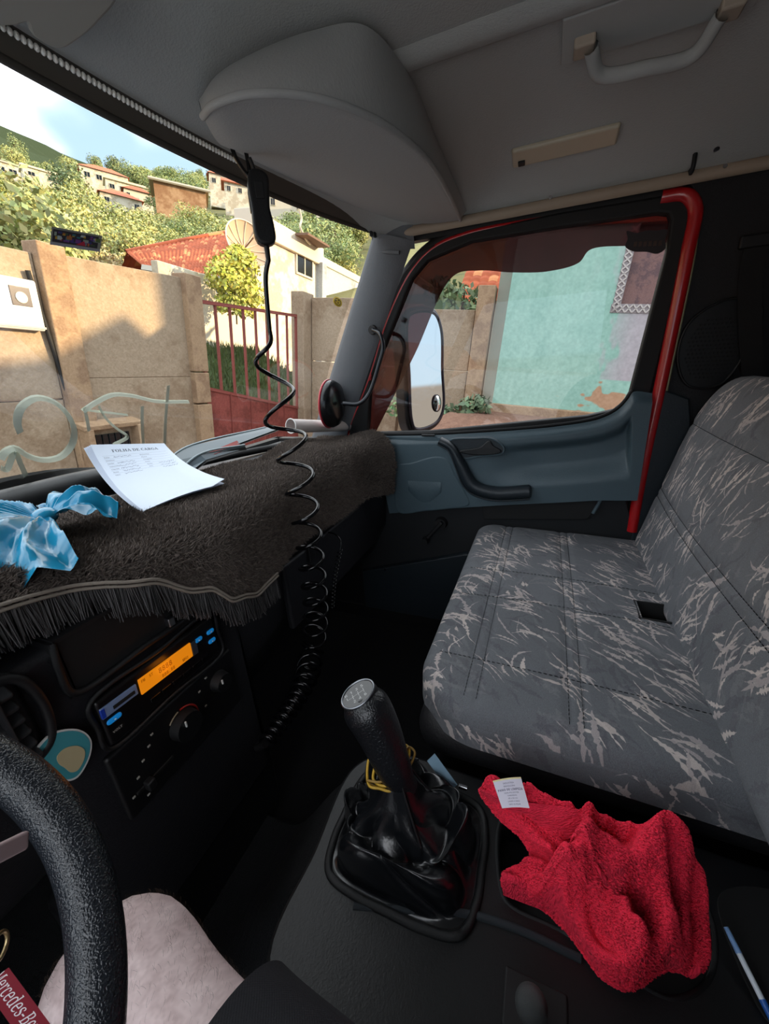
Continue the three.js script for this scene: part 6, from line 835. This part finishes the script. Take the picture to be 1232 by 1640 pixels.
// ---------------------------------------------------------------- steering wheel
{
  const s = thing('steering_wheel', 'black grained steering wheel at the bottom left', 'steering wheel');
  const nz = new THREE.Vector3(0, 0.79, 0.61).normalize(), q = new THREE.Quaternion().setFromUnitVectors(new THREE.Vector3(0, 0, 1), nz); s.position.set(-0.634, 0.808, -0.364); s.quaternion.copy(q);
  const tg = new THREE.TorusGeometry(0.223, 0.018, 28, 160); { const u = tg.attributes.uv; for (let i = 0; i < u.count; i++) u.setXY(i, u.getX(i) * 1.41, u.getY(i) * 0.11); }
  const peb = layers(512, [[60, 1], [90, 1], [130, 0.5]], 500), wl = std(0x1a1d22, 0.28, { bumpMap: rep(greyTex(peb.map((v) => sstep(v, 0.3, 0.7)), 512), 13, 13), bumpScale: 0.0004 });
  part('rim', tg, wl, s); part('hub', new THREE.LatheGeometry([[0, 0.01], [0.06, 0.006], [0.085, -0.012], [0.08, -0.05], [0, -0.055]].map(([x, y]) => new THREE.Vector2(x, y)), 40).rotateX(Math.PI / 2).translate(0, 0, -0.03), M.plastic, s);
  for (const a of [2.5, 0.65 + 1.9, 3.9, 5.4]) part('spoke', bar([0.07 * Math.cos(a), 0.07 * Math.sin(a), -0.045], [0.215 * Math.cos(a), 0.215 * Math.sin(a), -0.004], 0.035, 0.012, 0.005), M.plastic, s);
  const col = thing('steering_column', 'black steering column shroud behind the wheel', 'steering column'); part('shroud', rod([-0.634, 0.765, -0.4], [-0.634, 0.62, -0.57], 0.045, 0.06, 24), M.plastic, col);
  const stalk = part('stalk', bar([-0.4634, 0.8537, -0.2962], [-0.4401, 0.8347, -0.3024], 0.011, 0.006, 0.002), std(0x9a8486, 0.5), col, 'pale pinkish control stalk');
  const ly = thing('key_lanyard', 'dark red lanyard strap with white lettering below the wheel', 'lanyard');
  const tx = canvasTex(1024, 192, (c) => { c.fillStyle = '#7a0f22'; c.fillRect(0, 0, 1024, 192); c.fillStyle = '#d8d4d6'; c.font = '150px serif'; c.textAlign = 'center'; c.fillText('Mercedes-Benz', 512, 142); });
  const A = [[-0.4732, 0.7375, -0.3209], [-0.4774, 0.7164, -0.277]], Bq = [[-0.4849, 0.7399, -0.3245], [-0.489, 0.7208, -0.2839]];
  part('strap', shell(surf((u, t) => { const p = V(Bq[0]).lerp(V(Bq[1]), u).lerp(V(A[0]).lerp(V(A[1]), u), t); p.y += 0.002 * Math.sin(u * 6); return [p.x, p.y, p.z]; }, 20, 4), 0.0012), std(0xffffff, 0.8, { map: tx }), ly); part('strap_back', shell(surf((u, t) => { const p = V([-0.4823, 0.7419, -0.3566]).lerp(V([-0.4804, 0.7188, -0.3143]), u); p.x += 0.0; p.y -= 0.02 * t; return [p.x, p.y, p.z]; }, 10, 3), 0.001), std(0x6a0c1c, 0.8), ly); const rg = [-0.4706, 0.7473, -0.3321]; part('ring', new THREE.TorusGeometry(0.008, 0.0014, 8, 24).rotateY(0.6).translate(rg[0], rg[1], rg[2]), std(0xb09a70, 0.3, { metalness: 0.8 }), ly);
}
// ---------------------------------------------------------------- the driver's lap
{
  const pr = thing('person', 'person in the driving seat in dark shorts with bare thigh', 'person');
  const J = { ph: [-0.6, 0.5, 0.12], rh: [-0.5, 0.5, 0.08], rk: [-0.425, 0.528, -0.36], ra: [-0.42, 0.12, -0.5], rt: [-0.42, 0.06, -0.62], lh: [-0.7, 0.5, 0.08], lk: [-0.8, 0.53, -0.36], la: [-0.78, 0.12, -0.5], lt: [-0.78, 0.06, -0.62], ch: [-0.62, 0.86, 0.27] };
  const bones = [['ph', 'rh', 0.12, 0.1], ['ph', 'lh', 0.12, 0.1], ['rh', 'rk', 0.093, 0.062], ['rk', 'ra', 0.058, 0.038], ['ra', 'rt', 0.042, 0.035], ['lh', 'lk', 0.093, 0.062], ['lk', 'la', 0.058, 0.038], ['la', 'lt', 0.042, 0.035], ['ph', 'ch', 0.1, 0.1]].map(([a, b, r0, r1]) => ({ a: V(J[a]), b: V(J[b]), r0, r1 }));
  const sdf = (p) => { let k = 0, m = 1e9; const ds = bones.map((o) => { const ab = o.b.clone().sub(o.a), t = clamp(p.clone().sub(o.a).dot(ab) / ab.lengthSq(), 0, 1); return p.distanceTo(o.a.clone().addScaledVector(ab, t)) - lerp(o.r0, o.r1, t); }); for (const d of ds) k += Math.exp(-d * 55); return -Math.log(k) / 55; };
  const res = 76, mc = new MarchingCubes(res, std(0), false, false, 400000), lo = new THREE.Vector3(-0.62, 0.5, -0.12), S = 0.62; mc.isolation = 0;
  for (let z = 0; z < res; z++) for (let y = 0; y < res; y++) for (let x = 0; x < res; x++) { const p = new THREE.Vector3((x - res / 2) / (res / 2) * S + lo.x, (y - res / 2) / (res / 2) * S + lo.y, (z - res / 2) / (res / 2) * S + lo.z); mc.field[x + y * res + z * res * res] = -sdf(p); }
  mc.update(); const n = mc.count, P = new Float32Array(n * 3), Nn = new Float32Array(n * 3), U = new Float32Array(n * 2);
  for (let i = 0; i < n; i++) { const p = new THREE.Vector3(mc.positionArray[i * 3] * S + lo.x, mc.positionArray[i * 3 + 1] * S + lo.y, mc.positionArray[i * 3 + 2] * S + lo.z), e = 0.004, d0 = sdf(p), g = new THREE.Vector3(sdf(p.clone().add(new THREE.Vector3(e, 0, 0))) - d0, sdf(p.clone().add(new THREE.Vector3(0, e, 0))) - d0, sdf(p.clone().add(new THREE.Vector3(0, 0, e))) - d0).normalize(); p.addScaledVector(g, -d0); P.set(p.toArray(), i * 3); Nn.set(g.toArray(), i * 3); U.set([p.x + p.y * 0.4, p.z], i * 2); }
  const bg = new THREE.BufferGeometry(); bg.setAttribute('position', new THREE.BufferAttribute(P, 3)); bg.setAttribute('normal', new THREE.BufferAttribute(Nn, 3)); bg.setAttribute('uv', new THREE.BufferAttribute(U, 2));
  const sk = layers(256, [[10, 1], [26, 1], [80, 0.8]], 600), skT = colTex(256, (x, y, i) => { const t = (sk[i] - 0.5) * 60; return [228 + t, 204 + t * 1.1, 202 + t * 1.1]; });
  part('body', bg, phy(0xffffff, 0.6, { map: rep(skT, 5), sheen: 0.2 }), pr);
  // shorts: two sleeves and the seat
  const sleeve = (h, k, sgn) => surf((s, t) => { const a = V(J[h]), b = V(J[k]), p = a.clone().lerp(b, lerp(-0.15, 0.70, t)), d = b.sub(a).normalize(), e1 = new THREE.Vector3(0, 1, 0).addScaledVector(d, -d.y).normalize(), e2 = d.clone().cross(e1), an = s * 6.2832, r = lerp(0.108, 0.094, t) + 0.004 * Math.sin(an * 3 + t * 7) + 0.006 * t; const q2 = p.addScaledVector(e1, Math.cos(an) * r).addScaledVector(e2, Math.sin(an) * r * 1.03); return [q2.x, q2.y, q2.z]; }, 60, 40, (s, t) => [s * 0.6, t * 0.4]);
  part('shorts', join([sleeve('rh', 'rk', 1), sleeve('lh', 'lk', -1), new THREE.SphereGeometry(0.17, 32, 20).scale(1.25, 0.82, 0.95).translate(-0.6, 0.5, 0.12)]), std(0x17171c, 0.9, { bumpMap: rep(weaveT, 10), bumpScale: 0.0008 }), pr, 'dark cloth shorts');
  part('shirt', new THREE.SphereGeometry(0.2, 32, 20).scale(1.0, 1.3, 0.78).rotateX(0.3).translate(-0.61, 0.74, 0.24), std(0x2a2a30, 0.9), pr);
  // leg hair
  const hg = new THREE.TubeGeometry(curve([[0, 0, 0], [0.001, 0.0025, 0], [0.0035, 0.0045, 0.0005], [0.007, 0.005, 0.001]]), 4, 0.0001, 3), NH = 4200, hm = new THREE.InstancedMesh(hg, std(0x5a4636, 0.7), NH), m = new THREE.Matrix4(), qa = new THREE.Quaternion(), qb = new THREE.Quaternion(); let cnt = 0;
  while (cnt < NH) { const i = Math.floor(rnd() * n), p = new THREE.Vector3(P[i * 3], P[i * 3 + 1], P[i * 3 + 2]); if (p.x < -0.56 || p.z > -0.14 || p.z < -0.46 || p.y < 0.42) continue; p.add(new THREE.Vector3(rr(-0.008, 0.008), 0, rr(-0.008, 0.008))); const d0 = sdf(p), nn = new THREE.Vector3(Nn[i * 3], Nn[i * 3 + 1], Nn[i * 3 + 2]); p.addScaledVector(nn, -d0); qa.setFromUnitVectors(new THREE.Vector3(0, 1, 0), nn); qb.setFromAxisAngle(new THREE.Vector3(0, 1, 0), rr(-1, 1) + 1.2); m.compose(p, qa.multiply(qb), new THREE.Vector3(1, 1, 1).multiplyScalar(rr(0.3, 0.75))); hm.setMatrixAt(cnt++, m); }
  hm.name = 'leg_hair'; hm.userData = { kind: 'stuff' }; pr.add(hm);
  const ds = thing('driver_seat', 'dark cloth driver seat under the person', 'seat'); part('cushion', rbox(0.5, 0.14, 0.55, 0.05, -0.62, 0.35, 0.08, 5), std(0x18181c, 0.9), ds); part('backrest', rbox(0.5, 0.62, 0.12, 0.05, 0, 0, 0, 5).rotateX(-0.2).translate(-0.62, 0.72, 0.47), std(0x18181c, 0.9), ds); part('pedestal', rbox(0.4, 0.28, 0.42, 0.02, -0.62, 0.14, 0.1), M.black, ds);
}
// ---------------------------------------------------------------- outside the door: mirror, wind deflector; stickers
{
  const m = thing('door_mirror', 'tall outside mirror with a small round blind spot mirror', 'mirror');
  const c = V([1.17, 1.0857, -0.4737]), toEye = EYE.clone().sub(c).normalize(), n = toEye.add(new THREE.Vector3(0.1, 0.03, 0.98)).normalize(), xa = new THREE.Vector3(0, 1, 0).cross(n).normalize(), ya = n.clone().cross(xa); m.position.copy(c); m.quaternion.setFromRotationMatrix(new THREE.Matrix4().makeBasis(xa, ya, n));
  const w = 0.088, h = 0.225, ol = smooth2([[-w, -h * 0.85], [-w * 0.8, -h], [w * 0.5, -h * 0.95], [w, -h * 0.72], [w * 1.02, 0], [w, h * 0.75], [w * 0.6, h], [-w * 0.8, h * 0.97], [-w, h * 0.8], [-w * 1.02, 0]], 70);
  part('housing', extr(ol.map(([x, y]) => [x * 1.08, y * 1.04]), 0.05, 0.012, [], 3).translate(0, 0, -0.068), std(0x1b1518, 0.4), m); part('mirror_glass', new THREE.ShapeGeometry(shape2(ol.map(([x, y]) => [x * 0.96, y * 0.97]))).translate(0, 0, 0.0), M.mirror, m); part('glass_rim', tube(ol.slice(0, -1).map(([x, y]) => [x, y, 0]), 0.006, 120, 8, true), std(0x3a2c36, 0.4), m);
  part('blind_spot_mirror', new THREE.SphereGeometry(0.05, 30, 10, 0, 6.283, 0, 0.6).rotateX(Math.PI / 2).scale(0.75, 1.2, 1).translate(0.05, -0.13, -0.036), M.mirror, m, 'small round convex mirror'); part('blind_spot_rim', new THREE.TorusGeometry(0.028, 0.003, 8, 36).scale(0.76, 1.2, 1).translate(0.05, -0.13, 0.004), std(0x2a1216, 0.4), m);
  part('upper_arm', tube([[-0.05, 0.1, -0.05], [-0.14, 0.12, -0.08], [-0.22, 0.1, -0.04]], 0.014, 20, 10), std(0x2b3c48, 0.4), m); part('lower_arm', tube([[-0.08, -0.22, -0.05], [-0.1, -0.3, -0.07], [-0.12, -0.42, -0.06]], 0.014, 20, 10), M.black, m);
  const d = thing('wind_deflector', 'smoked maroon wind deflector along the top and front of the door window', 'deflector');
  const lower = [[0.955, 0.8713, -0.6291], [0.955, 1.1522, -0.4562], [0.955, 1.3842, -0.3155], [0.955, 1.3895, -0.2307], [0.955, 1.3717, -0.1301], [0.955, 1.3613, -0.0208], [0.955, 1.3735, 0.06], [0.955, 1.4015, 0.0847], [0.955, 1.3975, 0.187], [0.955, 1.389, 0.2967]], upper = [[0.955, 1.4712, 0.2906], [0.955, 1.4997, 0.0007], [0.955, 1.5046, -0.2884], [0.955, 1.4651, -0.4291], [0.955, 1.3541, -0.5048], [0.955, 1.1576, -0.6141], [0.955, 0.8497, -0.7647]];
  part('acrylic', sheetX([...curve(lower).getPoints(90).map((p) => [p.x, p.y, p.z]), ...upper], 0.956), phy(new THREE.Color(0.1, 0.03, 0.032), 0.05, { transmission: 0.86, thickness: 0, ior: 1.45 }), d); part('fixing_tape', tube(upper.map((p) => [0.953, p[1], p[2]]), 0.004, 60, 6), M.black, d);
  const st = (name, pts, tex, lab, label, bt = 0.0008) => { const t = thing(name, label, 'sticker'); const q = pts.map(V); const g = surf((s, u) => { const p = q[3].clone().lerp(q[2], s).lerp(q[0].clone().lerp(q[1], s), u); return p.toArray(); }, 4, 2); part('film', g, std(0xffffff, 0.6, { map: tex }), t); return t; };
  st('window_sticker', [[0.0103, 1.3653, -0.7748], [0.0919, 1.3701, -0.77], [0.091, 1.3471, -0.7865], [0.0092, 1.3423, -0.7913]], canvasTex(512, 160, (c2, W, H) => { c2.fillStyle = '#8b8a80'; c2.fillRect(0, 0, W, H); c2.fillStyle = '#2c2630'; c2.fillRect(16, 18, W - 50, H - 48); const cols = ['#2f7a88', '#c06a2a', '#4a2f86', '#7a3f9a', '#d0a020', '#aab8a0', '#8a1f2e', '#c8d0c8', '#3f5f2a', '#2a3a78']; for (let i = 0; i < 46; i++) { c2.fillStyle = cols[i % 10]; c2.globalAlpha = 0.8; c2.fillRect(22 + hash2(i, 3) * 430, 24 + hash2(i, 4) * 80, 14 + hash2(i, 5) * 46, 10 + hash2(i, 6) * 26); } c2.globalAlpha = 1; c2.fillStyle = '#b5203a'; c2.beginPath(); c2.moveTo(250, 125); c2.lineTo(330, 80); c2.lineTo(350, 125); c2.fill(); c2.fillStyle = '#9a9aa2'; c2.fillRect(0, H - 26, W, 26); }), '', 'small colourful rectangular sticker on the windscreen over the trees');
  const y = thing('round_sticker', 'small yellow emblem sticker at the right edge of the windscreen', 'sticker'); { const cc = V([0.8173, 1.3321, -0.6786]), qy = new THREE.Quaternion().setFromUnitVectors(new THREE.Vector3(0, 0, 1), new THREE.Vector3(-0.45, 0.35, 0.82).normalize()); const pl = (g) => g.applyQuaternion(qy).translate(cc.x, cc.y, cc.z); part('disc', pl(cyl(0.017, 0.017, 0.0015, 32).rotateX(Math.PI / 2)), std(0xb99a1c, 0.5), y); part('dark_ring', pl(new THREE.TorusGeometry(0.0115, 0.001, 6, 32).translate(0, 0, 0.001)), M.brown ?? std(0x4a3a10, 0.6), y); for (const [a, b] of [[-0.005, 0.004], [0.005, 0.004], [0, -0.004]]) part('emblem_dot', pl(cyl(0.0025, 0.0025, 0.001, 10).rotateX(Math.PI / 2).translate(a, b, 0.001)), std(0x4a3a10, 0.6), y); }
  const e = thing('emblem_sticker', 'dark scalloped emblem sticker at the top corner of the door window', 'sticker'); const ep = smooth2([[0.931, 1.4285, 0.1699], [0.931, 1.4204, 0.1947], [0.931, 1.4226, 0.2176], [0.931, 1.419, 0.2411], [0.931, 1.4164, 0.2668], [0.931, 1.3941, 0.265], [0.931, 1.3736, 0.2684], [0.931, 1.3642, 0.2528], [0.931, 1.3724, 0.2254], [0.931, 1.3786, 0.192], [0.931, 1.3932, 0.1719], [0.931, 1.4103, 0.1755]].map((p) => [p[2], p[1]]), 60).map(([z, yy]) => [0, yy, z]);
  part('film', plateX(ep, 0.9305, 0.0016, 0.0002), std(0x1a0d10, 0.5), e); const gl = []; for (let i = 0; i < 6; i++) { const a = V([0.93, 1.394, 0.1955]).lerp(V([0.93, 1.3883, 0.2544]), i / 5); gl.push(rbox(0.001, 0.012, 0.0075, 0.0004, 0.9302, a.y, a.z)); } part('lettering', gl, std(0x3d2418, 0.5), e);
}
renderer.render(scene, camera);
